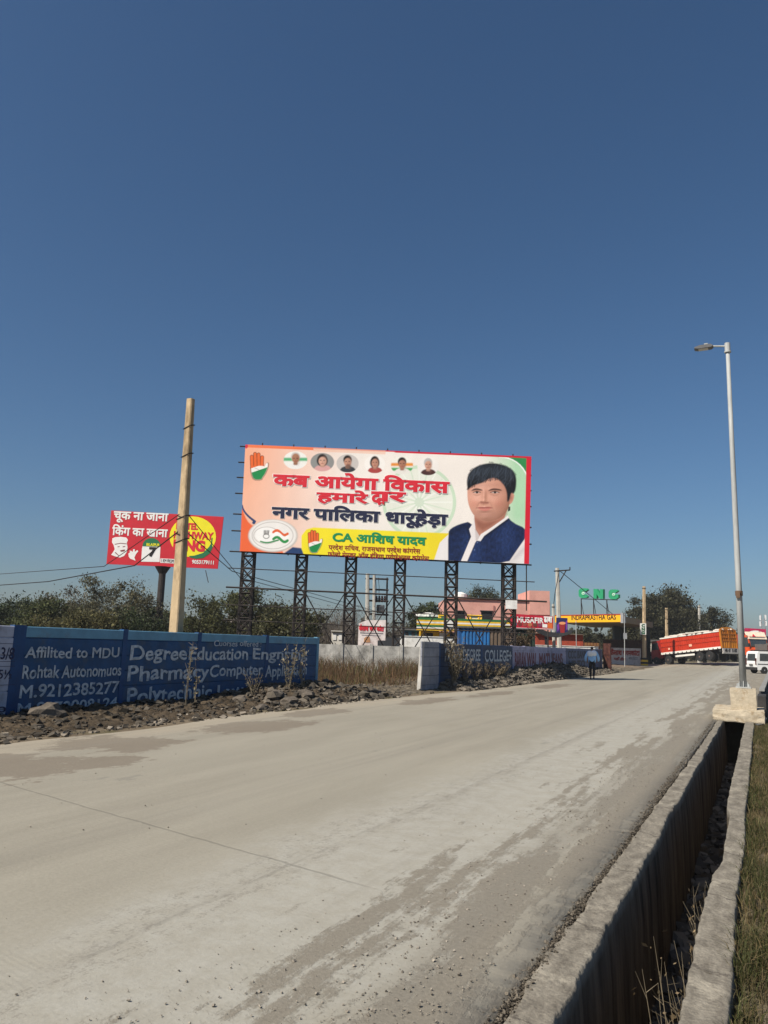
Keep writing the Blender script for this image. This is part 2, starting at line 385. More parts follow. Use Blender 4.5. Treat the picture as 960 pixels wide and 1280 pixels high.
# drain: two concrete walls, floor comes from the ground
M_LIP = mat('old_cement', (.25, .225, .18), rough=.9, var=.22, scale=4, bump=.6, bscale=45, dirt='#4a4236', dirt_amt=.35, dscale=2.5)
def drain_material():
    m, n, l, b = _new('stained_cement')
    tc = n.new('ShaderNodeTexCoord'); sp = n.new('ShaderNodeSeparateXYZ'); l.new(tc.outputs['Object'], sp.inputs[0])
    mp = n.new('ShaderNodeMapping'); mp.inputs['Scale'].default_value = (3, 3.2, .35); l.new(tc.outputs['Object'], mp.inputs[0])
    q = n.new('ShaderNodeTexNoise'); q.inputs['Scale'].default_value = 1.6; q.inputs['Detail'].default_value = 9; q.inputs['Roughness'].default_value = .7; l.new(mp.outputs[0], q.inputs['Vector'])
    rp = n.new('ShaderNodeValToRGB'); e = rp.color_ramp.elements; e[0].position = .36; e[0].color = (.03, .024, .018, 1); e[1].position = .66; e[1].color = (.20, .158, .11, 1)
    l.new(q.outputs[0], rp.inputs[0])
    mp2 = n.new('ShaderNodeMapping'); mp2.inputs['Scale'].default_value = (4, 1.6, 1); l.new(tc.outputs['Object'], mp2.inputs[0])
    q2 = n.new('ShaderNodeTexNoise'); q2.inputs['Scale'].default_value = 3; q2.inputs['Detail'].default_value = 10; q2.inputs['Roughness'].default_value = .72; l.new(mp2.outputs[0], q2.inputs['Vector'])
    r2 = n.new('ShaderNodeValToRGB'); e = r2.color_ramp.elements; e[0].position = .36; e[0].color = (.125, .11, .088, 1); e[1].position = .66; e[1].color = (.27, .243, .195, 1)
    l.new(q2.outputs[0], r2.inputs[0])
    def MA(op, a, c):
        z = n.new('ShaderNodeMath'); z.operation = op
        for i, v in enumerate((a, c)):
            if isinstance(v, (int, float)): z.inputs[i].default_value = v
            else: l.new(v, z.inputs[i])
        return z.outputs[0]
    q4 = n.new('ShaderNodeTexNoise'); q4.inputs['Scale'].default_value = 2.2; q4.inputs['Detail'].default_value = 7; q4.inputs['Roughness'].default_value = .75; l.new(tc.outputs['Object'], q4.inputs['Vector'])
    jy = MA('ABSOLUTE', MA('SUBTRACT', MA('MODULO', MA('ADD', MA('ADD', sp.outputs[1], MA('MULTIPLY', sp.outputs[0], .5)), MA('MULTIPLY', q4.outputs[0], .5)), 1.3), .65), 0)
    rj = n.new('ShaderNodeMapRange'); rj.inputs[1].default_value = .006; rj.inputs[2].default_value = .02; rj.inputs[3].default_value = .65; rj.inputs[4].default_value = 0; l.new(jy, rj.inputs[0])
    rl = n.new('ShaderNodeMapRange'); rl.inputs[1].default_value = .56; rl.inputs[2].default_value = .62; rl.inputs[4].default_value = .6; l.new(q4.outputs[0], rl.inputs[0])
    m5 = n.new('ShaderNodeMixRGB'); m5.inputs[2].default_value = (.35, .315, .25, 1); l.new(rl.outputs[0], m5.inputs[0]); l.new(r2.outputs[0], m5.inputs[1])
    m6 = n.new('ShaderNodeMixRGB'); m6.inputs[2].default_value = (.07, .06, .05, 1); l.new(rj.outputs[0], m6.inputs[0]); l.new(m5.outputs[0], m6.inputs[1])
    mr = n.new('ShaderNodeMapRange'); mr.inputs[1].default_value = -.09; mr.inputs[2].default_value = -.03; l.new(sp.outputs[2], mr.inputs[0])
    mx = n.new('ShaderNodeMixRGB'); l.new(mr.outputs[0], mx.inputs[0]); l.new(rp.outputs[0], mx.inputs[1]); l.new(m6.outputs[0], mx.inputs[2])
    l.new(mx.outputs[0], b.inputs['Base Color']); b.inputs['Roughness'].default_value = .92; b.inputs['Specular IOR Level'].default_value = .15
    n3 = n.new('ShaderNodeTexNoise'); n3.inputs['Scale'].default_value = 38; n3.inputs['Detail'].default_value = 8; l.new(tc.outputs['Object'], n3.inputs['Vector'])
    bp = n.new('ShaderNodeBump'); bp.inputs['Strength'].default_value = .7; bp.inputs['Distance'].default_value = .015; l.new(n3.outputs[0], bp.inputs['Height']); l.new(bp.outputs[0], b.inputs['Normal'])
    return m
M_DRAIN = drain_material()
rows = []; y = -4.
while y < 20.95:
    e1 = -1.06+.08*sstep(3, 18, y)+.025*nz(y*1.3, 5, 1)+.022*nz(y*5, 5, 2)+.012*nz(y*15, 5, 2); e2 = -.862+.03*nz(y*.9, 2, 4)+.014*nz(y*4, 2, 4)+.012*nz(y*12, 2, 4)+.007*nz(y*31, 2, 4)
    chip = .035*max(0, nz(y*2.2, 9, 9))+.02*max(0, nz(y*9, 9, 3)-.1); zt = -.008+.010*nz(y*.8, 2, 2)
    mid_ = [(e1+(e2-e1)*t, y, zt+.006*nz(e1*9+t*2, y*9, t*3)+.004*nz(t*7, y*26, 1)) for t in (.03, .12, .35, .6, .85, .97)]
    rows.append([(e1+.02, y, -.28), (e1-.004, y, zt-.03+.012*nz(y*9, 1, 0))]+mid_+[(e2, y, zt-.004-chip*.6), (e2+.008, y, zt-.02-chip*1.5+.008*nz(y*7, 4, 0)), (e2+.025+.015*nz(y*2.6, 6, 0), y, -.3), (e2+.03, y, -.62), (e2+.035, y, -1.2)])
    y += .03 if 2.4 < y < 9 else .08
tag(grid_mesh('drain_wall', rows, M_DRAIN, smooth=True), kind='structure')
rows = []; y = -4.
while y < 20.95:
    e1 = -.385+.018*nz(y*.7, 1, 4)+.010*nz(y*4, 2, 8)+.01*nz(y*11, 2, 8)+.05*sstep(6.2, 6.9, y)*(1-sstep(8.6, 9.2, y)); e2 = -.20+.016*nz(y*.6, 7, 4)+.010*nz(y*5, 3, 4)
    zt = .0+.02*nz(y*.5, 3, 3); chip = .025*max(0, nz(y*3.1, 9, 1))+.02*max(0, nz(y*10, 9, 3)-.1)
    mid_ = [(e1+(e2-e1)*t, y, zt+.006*nz(t*3, y*8, t*3)+.004*nz(t*6, y*24, 2)) for t in (.03, .1, .3, .5, .7, .9, .97)]
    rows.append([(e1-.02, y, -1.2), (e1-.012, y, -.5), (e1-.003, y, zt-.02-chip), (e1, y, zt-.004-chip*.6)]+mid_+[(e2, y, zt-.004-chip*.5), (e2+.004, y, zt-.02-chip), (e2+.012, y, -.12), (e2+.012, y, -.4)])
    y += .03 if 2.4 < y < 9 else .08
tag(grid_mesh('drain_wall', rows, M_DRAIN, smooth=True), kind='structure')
# earth banks at the foot of the two painted walls
M_EARTH = mat('dug_earth', (.135, .113, .084), rough=.97, var=.4, scale=2.2, bump=1., bscale=22, spec=.08, dirt='#7d6f59', dirt_amt=.3, dscale=1.5)
def bank_h(x, y):
    toe = (-9.85 if y < 22 else -9.85+.55*sstep(22, 28, y))+.3*nz(y*.35, 2, 0)+.12*nz(y*1.4, 2, 0)
    if y < 21.5: hmax = .15+.07*nz(y*.5, 4, 0)+.20*sstep(14.5, 18, y); xw = -11.6
    elif y < 26: hmax = .10; xw = -11.6
    else:
        hmax = (.24+.40*sstep(28, 37, y)*(1-sstep(46, 54, y)))*(1-sstep(58, 70, y)*.8); xw = -10.1
    k = sstep(20.2, 22.6, y) if y < 22.6 else 1-sstep(25, 27.5, y)
    hmax = hmax*(1-k)+.10*k if 20.2 < y < 27.5 else hmax
    t = (toe-x)/(toe-xw)
    if t < 0: return -.06+t*.05
    r = min(1, t)**.8
    lump = (.16*abs(nz(x*2.1, y*2.1, 0))+.13*abs(nz(x*4.7, y*4.7, 3))+.09*abs(nz(x*9.5, y*9.5, 1))+.05*nz(x*21, y*21, 1))*min(1, t*2.2)*(.55+hmax)
    return -.03+hmax*r*(.8+.35*nz(x*1.1, y*1.1, 6))+lump
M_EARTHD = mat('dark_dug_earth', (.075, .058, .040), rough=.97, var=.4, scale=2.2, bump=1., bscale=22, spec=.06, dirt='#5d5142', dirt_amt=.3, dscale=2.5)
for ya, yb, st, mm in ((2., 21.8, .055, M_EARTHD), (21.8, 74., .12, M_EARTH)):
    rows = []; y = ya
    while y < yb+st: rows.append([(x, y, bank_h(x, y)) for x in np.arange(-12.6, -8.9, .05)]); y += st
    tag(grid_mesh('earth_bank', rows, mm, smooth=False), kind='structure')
# dirt shoulder past the walls
M_SHOULDER = mat('brown_grit', (.17, .125, .085), rough=.95, var=.3, scale=1.1, bump=.8, bscale=14, dirt='#5a4636', dirt_amt=.4, dscale=.5)
rows = []; y = 60.
while y < 108:
    a = -24.; b_ = -9.0-.9*sstep(60, 80, y)-.35*(y-60)*.1+.5*nz(y*.3, 4, 0); r = []
    for i in range(26):
        t = i/25; x = a+(b_-a)*t; r.append((x, y, terrain(x, y)+(.05+.10*nz(x*.6, y*.6, 2)+.07*nz(x*2, y*2, 2))*min(1, (1-t)*7)-.035))
    rows.append(r); y += .4
tag(grid_mesh('roadside_dirt', rows, M_SHOULDER, smooth=False), kind='structure')
# slab over the drain, lamp footing, low wall behind
M_FOOT = mat('tan_cement', (.44, .375, .275), rough=.9, var=.16, scale=9, bump=.5, bscale=45, dirt='#8a7456', dirt_amt=.35, dscale=6)
bm = bmesh.new()
def rough_block(name, x0, x1, y0, y1, z0, z1, m, amp, parent=None, seg=.07):
    nx, ny, nz_ = [max(2, int(d/seg)) for d in (x1-x0, y1-y0, z1-z0)]
    b = bmesh.new(); bmesh.ops.create_cube(b, size=1)
    bmesh.ops.subdivide_edges(b, edges=b.edges, cuts=max(3, min(10, max(nx, ny)//2)), use_grid_fill=True)
    off = origin_of(parent) if parent else Vector((0, 0, 0))
    for v in b.verts:
        e = sum(abs(abs(c)-.5) < .01 for c in v.co)
        p = Vector((x0+(v.co.x+.5)*(x1-x0), y0+(v.co.y+.5)*(y1-y0), z0+(v.co.z+.5)*(z1-z0)))
        c = Vector(((x0+x1)/2, (y0+y1)/2, (z0+z1)/2)); q = noise.noise_vector(p*5)*amp+noise.noise_vector(p*13)*amp*.5
        if e >= 2: q += (c-p).normalized()*amp*1.6*abs(nz(*(p*7)))
        v.co = p+q-off
    me = bpy.data.meshes.new(name); b.to_mesh(me); b.free(); me.materials.append(m)
    o = bpy.data.objects.new(name, me); COL.objects.link(o)
    if parent: o.parent = parent
    return o
tag(rough_block('drain_slab', -1.10, .03, 20.62, 22.3, -.03, .25, M_FOOT, .030), 'thick tan concrete slab bridging the open drain under the tall lamp post', 'slab')
mb = MB()
lw = []
yy = 22.35
while yy < 62:
    lw.append(-.12+(yy-22)*.016+.02*nz(yy, 0, 0)); yy += .5
M_WALLSHADE = mat('shade_dark_cement', (.045, .042, .04), rough=.9, var=.3, bump=.5); M_STRIP = mat('sunlit_top_grey', (.24, .235, .22), rough=.85, bump=.3)  # body colour carries the shade on the wall's face
t = thing('low_wall', (0, 22.35, 0), 'low wall coloured shade-dark with a sunlit grey top strip, running on behind the lamp footing', 'wall')
for i in range(len(lw)-1):
    y0 = 22.35+i*.5; h0 = .52+.05*nz(i*.4, 1, 0); h1 = .52+.05*nz(i*.4+.4, 1, 0); a, b_ = lw[i], lw[i+1]
    mb.add([(a, y0, -.2), (a+.2, y0, -.2), (a+.2, y0, h0), (a, y0, h0), (b_, y0+.5, -.2), (b_+.2, y0+.5, -.2), (b_+.2, y0+.5, h1), (b_, y0+.5, h1)], [(0, 3, 7, 4), (1, 5, 6, 2), (3, 2, 6, 7), (0, 1, 2, 3), (4, 7, 6, 5)])
mb.build('wall_body', M_WALLSHADE, t)
mb = MB()
for i in range(3, len(lw)-1, 3):
    y0 = 22.35+i*.5; j = min(i+3, len(lw)-1); mb.obox((lw[i]+.02, y0, .585), (lw[j]-lw[i], 1.44, 0), (.14, 0, 0), (0, 0, .05))
mb.build('coping', M_STRIP, t)  # grey strip stands in for the wall's sunlit top
# pebbles, grit and clods
def rock_arrays(P, Sz, rg, cols, flat=.7):
    base = np.array([(x, y, z) for z in (-1, 1) for y in (-1, 1) for x in (-1, 1)], float)*.62
    f = np.array([(0, 2, 3, 1), (4, 5, 7, 6), (0, 1, 5, 4), (2, 6, 7, 3), (0, 4, 6, 2), (1, 3, 7, 5)]); n = len(P)
    B = base[None]*rg.uniform(.55, 1.3, (n, 1, 3))+rg.normal(size=(n, 8, 3))*.17
    q = rg.normal(size=(n, 4)); q /= np.linalg.norm(q, axis=1)[:, None]; u, w_ = q[:, None, :3], q[:, None, 3:]
    B = B+2*np.cross(u, np.cross(u, B)+w_*B); B[..., 2] *= flat
    V = B*Sz[:, None, None]+P[:, None]
    return V.reshape(-1, 3), (f[None]+8*np.arange(n)[:, None, None]).reshape(-1, 4), np.repeat(cols, 8, 0)
rg = np.random.default_rng(3)
M_GRIT = vcmat('loose_grit', rough=.95, spec=.1)
n = 12000; y = 2.4+rg.random(n)**2.0*16; xx = -1.25-np.abs(rg.normal(size=n))*.55; keep = np.array([nz(a*1.6, b*.5, 3)+.25*rg.normal() > -.05 for a, b in zip(xx, y)])
xx, y = xx[keep], y[keep]; n = len(xx); sz = .0016+.0075*rg.random(n)**6
P1 = np.stack([xx, y, sz*.4+.001], 1); g = rg.uniform(.13, .32, n)
C1 = np.stack([g, g*.88, g*.72], 1)
n2 = 14000; y2 = 2.5+rg.random(n2)**1.7*18.3; x2 = -1.075+.022*rg.normal(size=n2); s2 = .0025+.010*rg.random(n2)**4
P2 = np.stack([x2, y2, -.03+.028*rg.random(n2)], 1); g = rg.uniform(.035, .17, n2); C2 = np.stack([g, g*.85, g*.66], 1)
n3 = 420; y3 = 2.5+rg.random(n3)*12; x3 = rg.uniform(-8.5, -1.3, n3); s3 = .003+.007*rg.random(n3)**6; P3 = np.stack([x3, y3, s3*.4], 1); g = rg.uniform(.14, .28, n3); C3 = np.stack([g, g*.88, g*.72], 1)
n4 = 900; y4 = rg.uniform(3, 21, n4); x4 = rg.uniform(-.84, -.40, n4); s4 = .03+.09*rg.random(n4)**2; P4 = np.stack([x4, y4, -1.05+.12*np.maximum(0, (x4+.75))+0*x4], 1); g = rg.uniform(.08, .3, n4); C4 = np.stack([g, g*.9, g*.75], 1)
P = np.concatenate([P1, P2, P3]); Z = np.concatenate([sz, s2, s3]); Cc = np.concatenate([C1, C2, C3])
V, Fq, Cv = rock_arrays(P, Z, rg, Cc); tag(np_mesh('gravel', V, Fq, M_GRIT, Cv), 'loose grit and small pebbles strewn along the drain side of the road', 'gravel', kind='stuff')
V, Fq, Cv = rock_arrays(P4, s4, rg, C4); tag(np_mesh('drain_rubble', V, Fq, M_GRIT, Cv), 'broken stones and litter lying on the floor of the open drain', 'rubble', kind='stuff')
# clods on the banks
def clods(n, ylo, yhi, xlo, xhi, smax, pw, name, label, gr=(.05, .16)):
    y = rg.uniform(ylo, yhi, n); x = rg.uniform(xlo, xhi, n); s = .012+smax*rg.random(n)**pw
    P = np.array([(a, b, max(.0, bank_h(a, b))+c*.25) for a, b, c in zip(x, y, s)]); g = rg.uniform(*gr, n); C = np.stack([g, g*.86, g*.68], 1)
    V, Fq, Cv = rock_arrays(P, s, rg, C, .62); tag(np_mesh(name, V, Fq, M_GRIT, Cv), label, 'rubble', kind='stuff')
clods(4200, 4, 21.5, -12.0, -9.6, .075, 6., 'rubble', 'dark clods and broken stone heaped along the foot of the blue wall', (.035, .10))
clods(420, 4, 21.5, -10.3, -9.6, .07, 3., 'roadside_stones', 'pale broken stones along the toe of the dark earth bank', (.10, .26))
clods(700, 15.5, 21.6, -11.9, -9.9, .15, 3., 'broken_slabs', 'broken earth slabs heaped at the right end of the blue wall', (.06, .15))
clods(14000, 26, 58, -10.3, -9.2, .14, 4., 'rubble', 'grey clods heaped along the foot of the dark wall past the gap', (.07, .19))
clods(500, 20.5, 26.5, -14.0, -9.6, .07, 2.5, 'rubble', 'scattered stones lying on the open ground in the gap between walls')
M_ROCK = mat('grey_rock', (.12, .10, .078), rough=.95, var=.35, scale=6, bump=.8, bscale=20)
def boulder(px, py, Dd, r, label, group=None):
    p = on_x(px, py, Dd); b = bmesh.new(); bmesh.ops.create_icosphere(b, subdivisions=2, radius=1)
    k = rnd.random()*50
    for v in b.verts:
        q = v.co*1.0; f = 1+.6*nz(q.x*1.1+k, q.y*1.1, q.z*1.1)+.4*nz(q.x*2.6+k, q.y*2.6, q.z*2.6)
        r_ = r*.62; v.co = Vector((q.x*r_*1.2*f, q.y*r_*f*1.5, q.z*r_*.7*f))
    me = bpy.data.meshes.new('boulder'); b.to_mesh(me); b.free(); me.materials.append(M_ROCK)
    o = bpy.data.objects.new('boulder', me); COL.objects.link(o); o.location = (p.x, p.y, bank_h(p.x, p.y)+r*.12)
    return tag(o, label, 'rock', group)
boulder(58, 886, -11.3, .36, 'biggest rounded rock, covering the last phone number on the blue wall')
boulder(12, 922, -9.9, .17, 'pale rock on the earth bank at the left edge beside the road')
boulder(82, 916, -9.8, .13, 'pale block of stone on the bank below the phone number')
boulder(165, 904, -9.75, .11, 'small light stone at the roadside below the Degree lettering')
G = 'large clods at the corner of the blue wall'
for px, py, xx_, r in ((345, 868, -10.8, .26), (362, 876, -10.3, .24), (382, 872, -10.5, .28), (300, 874, -10.9, .2), (325, 884, -10.2, .2), (410, 873, -10.4, .2)):
    boulder(px, py, xx_, r, 'jagged clod in the heap at the right end of the blue wall', G)
# ------------------------------------------------------------------ painted boundary walls
M_BLUE = mat('navy_wall_paint', '#1d4c78', rough=.6, var=.25, scale=2.5, bump=.25, bscale=25, dirt='#46545f', dirt_amt=.35, dscale=2)
M_BLUEPOST = mat('deep_blue_paint', '#1a4676', rough=.6, var=.2, scale=4, dirt='#35404f', dirt_amt=.2)
M_SKYBLUE = mat('light_blue_paint', '#6797b0', rough=.6, var=.15, scale=3, dirt='#6d7780', dirt_amt=.25)
M_LAV = mat('lavender_grey_paint', '#b3b7c6', rough=.7, var=.15, scale=3, bump=.2, dirt='#6f6d70', dirt_amt=.35)
M_LETTER = mat('white_brush_paint', '#c3c9cd', rough=.6, var=.3, scale=9, dirt='#5f7f9c', dirt_amt=.4, dscale=7)
M_INK = mat('dark_blue_brush_paint', '#20264a', rough=.6)
M_POST = mat('pale_precast', (.44, .42, .38), rough=.85, var=.2, bump=.3, dirt='#6e6a62', dirt_amt=.3)
M_DNAVY = mat('black_navy_paint', '#2b3e5e', rough=.6, var=.25, dirt='#33363c', dirt_amt=.3)
M_GREYP = mat('grey_precast', '#8d8f98', rough=.8, var=.2, bump=.3, dirt='#6b6a68', dirt_amt=.35)
M_LAV2 = mat('violet_grey_paint', '#a6a2ba', rough=.7, var=.2, dirt='#5e5d64', dirt_amt=.35)
M_SLATE = mat('slate_blue_paint', '#5d6680', rough=.7, var=.2, dirt='#555a66', dirt_amt=.35)
M_MAROON = mat('maroon_brush_paint', '#6e2838', rough=.6, var=.2)
M_INK2 = mat('black_brush_paint', '#1d2233', rough=.6)
def wall_bay(t, X, y0, y1, h, mats, nplank=5, top=.19, z0=-.1, lean=0.):
    """precast planks between two posts; last material index is the top plank"""
    mb = MB(); ph = (h-top-z0)/nplank
    for i in range(nplank+1):
        a = z0+i*ph if i < nplank else h-top; b_ = a+ph-.018 if i < nplank else h
        if i == nplank: mb.mat(1)
        s = .004*rnd.uniform(-1, 1)
        v = []
        for xx, zz in ((X-.06, a), (X+s, a), (X+s, b_-.012), (X-.012+s, b_), (X-.06, b_)): v.append((xx, zz))
        mb.prism([(p[0], p[1]) for p in v], (0, y0, 0), (1, 0, 0), (0, 0, 1), (0, y1-y0, 0))
    for i in range(1, nplank+1):
        mb.mat(0); mb.obox((X-.055, y0, z0+i*ph-.022), (.03, 0, 0), (0, y1-y0, 0), (0, 0, .026))
    return mb.build('wall_panel', mats, t)
def wall_post(t, X, y, h, m, lean=0., wd=.13, capm=None):
    mb = MB(); mb.obox((X-.14, y-wd/2, -.15), (.125, 0, 0), (0, wd, 0), (0, lean, h+.15))
    return mb.build('post', m, t)
WX = -12.0; W1H = 1.655
YS = [4.4, 7.1, 9.80, 12.40, 14.82, 17.66, 20.35]
wl = thing('boundary_wall', (WX, 12, 0), 'blue painted precast wall advertising engineering and pharmacy courses, beside the concrete road', 'wall')
for i, y in enumerate(YS):
    wall_post(wl, WX+.02, y, W1H+.02, M_BLUEPOST if 1 < i < 6 else (M_SKYBLUE if i == 6 else M_LAV), wd=.26 if i == 2 else .13)
    if i < 6:
        lt = i < 2
        o = wall_bay(wl, WX, y+.07, YS[i+1]-.07, W1H, [M_LAV if lt else M_BLUE, M_LAV if lt else M_SKYBLUE])
        if lt: o['label'] = 'lavender grey wall bay with dark numbers'
P1 = Pl((WX, 9.8, 0), (0, 1, 0))
mb = MB()
for s, bx in (('Affilited to MDU', (32.4, 808.5, 147.7, 822.5)), ('Rohtak Autonomuos', (29, 832.5, 149.5, 848.5)), ('M.9212385277', (26, 857, 146, 873)), ('M.9070008124', (23, 880, 144, 894)),
              ('Degree', (164, 807.5, 232, 831)), ('Education', (237, 809, 309, 825)), ('Engnring', (316.5, 810.5, 383, 828.5)),
              ('Pharmacy', (161, 833, 259, 857.5)), ('Computer', (263, 831, 327, 850.5)), ('Application', (332, 832, 382, 850)),
              ('Polytechnic', (160, 861, 262, 886)), ('Law', (272, 857, 303, 872)), ('Cuorses offered :', (267.6, 800, 326, 807.5))):
    P1.text(mb, s, bx, off=.009, bold=.02 if s[0] != 'C' or s == 'Computer' else .0, jit=.14)
mb.build('lettering', M_LETTER, wl)
mb = MB()
for s, bx in (('63/8', (-6, 809, 17, 824)), ('(5½', (-6, 837, 13, 852)), ('|o', (-8, 880, 6, 894))): P1.text(mb, s, bx, off=.009, bold=.012, jit=.1)
for y in (805, 827, 833, 856): 
    q0 = P1.uv(18, y); mb.obox(P1.pt(q0[0]-2.2, q0[1], .006), P1.U*2.2, (0, 0, .008), P1.N*.003)
mb.build('numerals', M_INK, wl)
# second wall past the gap
W2X = -10.3
w2 = thing('boundary_wall', (W2X, 40, 0), 'dark college wall past the gap, with grey, navy and lavender bays behind dug earth', 'wall')
SEG = [(24.32, 26.02, M_GREYP), (26.02, 30.7, M_DNAVY), (30.7, 35.2, M_DNAVY), (35.2, 37.3, M_LAV2), (37.3, 39.7, M_LAV2), (39.7, 42.4, M_LAV2), (42.4, 46.2, M_LAV2), (46.2, 50.1, M_SLATE), (50.1, 54.2, M_SLATE), (54.2, 58., M_SLATE)]
for a, b_, m in SEG:
    wall_bay(w2, W2X, a+.07, b_-.05, 1.62 if m is not M_GREYP else 1.66, [m, m])
    if a > 25: wall_post(w2, W2X+.02, a, 1.64, m if m is not M_DNAVY else M_BLUEPOST)
wall_post(w2, W2X+.02, 24.32, 1.66, M_POST, lean=.22, wd=.10)['label'] = 'leaning pale end post'
P2 = Pl((W2X, 24.3, 0), (0, 1, 0))
mb = MB()
for s, bx in (('D.A.V', (556, 811, 576, 826.5)), ('DEGREE', (579, 811.5, 600, 826.5)), ('COLLEGE+', (606, 812.5, 639, 827))): P2.text(mb, s, bx, off=.012, bold=.02, jit=.05)
mb.build('lettering', M_LETTER, w2)
mb = MB()
for s, bx in (('BARAN', (643.5, 816, 657, 835)), ('WAL', (658.5, 816.5, 671, 834)), ('MATI', (674, 817, 687, 834)), ('JEANS', (689, 817, 703, 834))): P2.text(mb, s, bx, off=.012, bold=.03)
mb.build('lettering', M_MAROON, w2)
mb = MB()
for s, bx in (('CCC BANK', (710, 813.5, 733, 823)), ('UP TO', (711, 826, 731, 837))): P2.text(mb, s, bx, off=.012, bold=.03)
mb.build('lettering', M_INK2, w2)
# rusty gate leaf at the end
M_RUST = mat('rusty_maroon_iron', '#4a2a26', rough=.7, var=.35, scale=6, dirt='#6d4630', dirt_amt=.4, dscale=5)
t = thing('gate_leaf', (-10.2, 58.2, 0), 'rusty maroon sheet iron gate leaf at the end of the college wall', 'gate')
a = on_x(748, 840, -10.2); b_ = on_d(763, 841, 57.3); a = Vector((-10.15, 57.6, 0)); g2 = gp(763.5, 55.5)
mb = MB(); d = (g2-a); d.z = 0; nrm = Vector((-d.y, d.x, 0)).normalized()
mb.obox(a, d, nrm*.05, (0, 0, 2.05)); mb.build('sheet', M_RUST, t)
mb = MB()
for k in range(2): mb.obox(a+nrm*.05+d*.02+Vector((0, 0, .35+k*.9)), d*.96, nrm*.04, (0, 0, .07)); mb.obox(a-nrm*.04+d*.02+Vector((0, 0, .35+k*.9)), d*.96, nrm*.04, (0, 0, .07))
for k in (0, .5, .97): mb.obox(a-nrm*.045+d*k+Vector((0, 0, .05)), d*.03, nrm*.04, (0, 0, 1.98))
mb.build('gate_frame', M_RUST, t)
# grey precast wall at the back of the plot
M_PRE = mat('weathered_precast', (.40, .385, .35), rough=.9, var=.3, scale=2.2, bump=.4, bscale=25, dirt='#4d4a45', dirt_amt=.5, dscale=1.4)
gw = thing('precast_wall', gp(470, 37), 'weathered grey precast wall across the back of the dry grass plot', 'wall')
A0 = gp(170, 37.5); B0 = gp(556, 37); U = (B0-A0).normalized(); Nn = U.cross(Vector((0, 0, 1))); L = (B0-A0).length; k = 0; s = 0.
while s < L-.2:
    e = min(s+1.42, L); o = A0+U*s; mb = MB()
    for i in range(5): mb.obox(o+Vector((0, 0, -.05+i*.3)), U*(e-s-.1), -Nn*.06, (0, 0, .285)); mb.obox(o+Vector((0, 0, -.05+i*.3+.285)), U*(e-s-.1), -Nn*.04, (0, 0, .015)) if i < 4 else None
    mb.build('wall_panel', M_PRE, gw)
    mb = MB(); mb.obox(o-U*.09+Nn*.05+Vector((0, 0, -.1)), U*.15, -Nn*.14, (0, 0, 1.6)); mb.build('post', M_PRE, gw)
    s = e
# ------------------------------------------------------------------ concrete pole and cables
M_POLE = mat('tan_precast_pole', (.50, .375, .225), rough=.85, var=.18, scale=3, bump=.4, bscale=30, stretch=(1, 1, .35), dirt='#5a4630', dirt_amt=.5, dscale=1.6)
M_WIRE = mat('black_cable', (.02, .02, .022), rough=.6)
M_STEEL = mat('galvanised_steel', (.37, .38, .37), rough=.6, metal=.0, var=.15, scale=3, stretch=(3, 3, .6))
def taper_pole(name, base, h, w0, d0, w1, d1, m, label, cat='pole', group=None, lean=(0, 0), rz=0., parts=None):
    t = thing(name, base, label, cat, group)
    return t
PB = on_d(221, 788, 19.3); PB.z = 0; PT = on_d(238.5, 499, 19.3); HP = PT.z
pole = thing('utility_pole', PB, 'tapering tan concrete pole standing just behind the blue wall', 'pole')
mb = MB(); ex, ey = Vector((1, 0, 0)), Vector((0, 1, 0)); lx, ly = PT.x-PB.x, PT.y-PB.y; rings = []
for i in range(13):
    q = i/12; wd = .30+(.185-.30)*q; dp = .28+(.155-.28)*q; c = Vector((PB.x+lx*q, PB.y+ly*q, HP*q)); ch = .025
    if q > .93: wd *= .985
    for sx, sy in ((-1, -1), (1, -1), (1, 1), (-1, 1)):
        rings.append([c, sx*wd/2, sy*dp/2, ch])
vs = []; fs = []
for i in range(13):
    for k in range(4):
        c, a_, b_, ch = rings[i*4+k]
        p, q = ((a_+ch*(1 if a_ < 0 else -1), b_), (a_, b_+ch*(1 if b_ < 0 else -1)))
        if k in (1, 3): p, q = p, q
        else: p, q = q, p
        vs += [c+Vector((p[0]+.006*nz(i, k, 0), p[1], 0)), c+Vector((q[0], q[1]+.006*nz(i, k, 4), 0))]
for i in range(12):
    for k in range(8): fs.append((i*8+k, i*8+(k+1) % 8, i*8+8+(k+1) % 8, i*8+8+k))
fs += [tuple(range(7, -1, -1)), tuple(range(96, 104))]; mb.add(vs, fs); mb.build('shaft', M_POLE, pole)
for zz in (3.95, 4.55, HP-.75, HP-1.5):
    mb = MB()
    q = zz/HP; wd = .30-.115*q+.02; dp = .28-.125*q+.02; c = Vector((PB.x+lx*q, PB.y+ly*q, zz)); r = .012
    pts = [c+Vector((sx*wd/2, sy*dp/2, .04*sx+.03*sy)) for sx, sy in ((-1, -1), (1, -1), (1, 1), (-1, 1), (-1, -1))]
    mb.tube(pts, r, 5); mb.build('wire_tie', M_WIRE, pole)
def cable(pts, r, label, group=None, sag=0.):
    P = []
    for i in range(len(pts)-1):
        a, b_ = Vector(pts[i]), Vector(pts[i+1])
        for k in range(14):
            q = k/14; P.append(a.lerp(b_, q)-Vector((0, 0, sag*4*q*(1-q))))
    P.append(Vector(pts[-1])); mb = MB().tube(P, r, 5); return tag(mb.build('overhead_cable', M_WIRE), label, 'cable', group)
qa = PB+Vector((lx*.55, ly*.55, 4.15)); qa2 = PB+Vector((lx*.6, ly*.6, 4.6))
cable([on_d(-60, 722, 40), on_d(130, 708, 24), qa2+Vector((0, -.16, 0))], .012, 'upper thin cable coming in from the left to the tan pole')
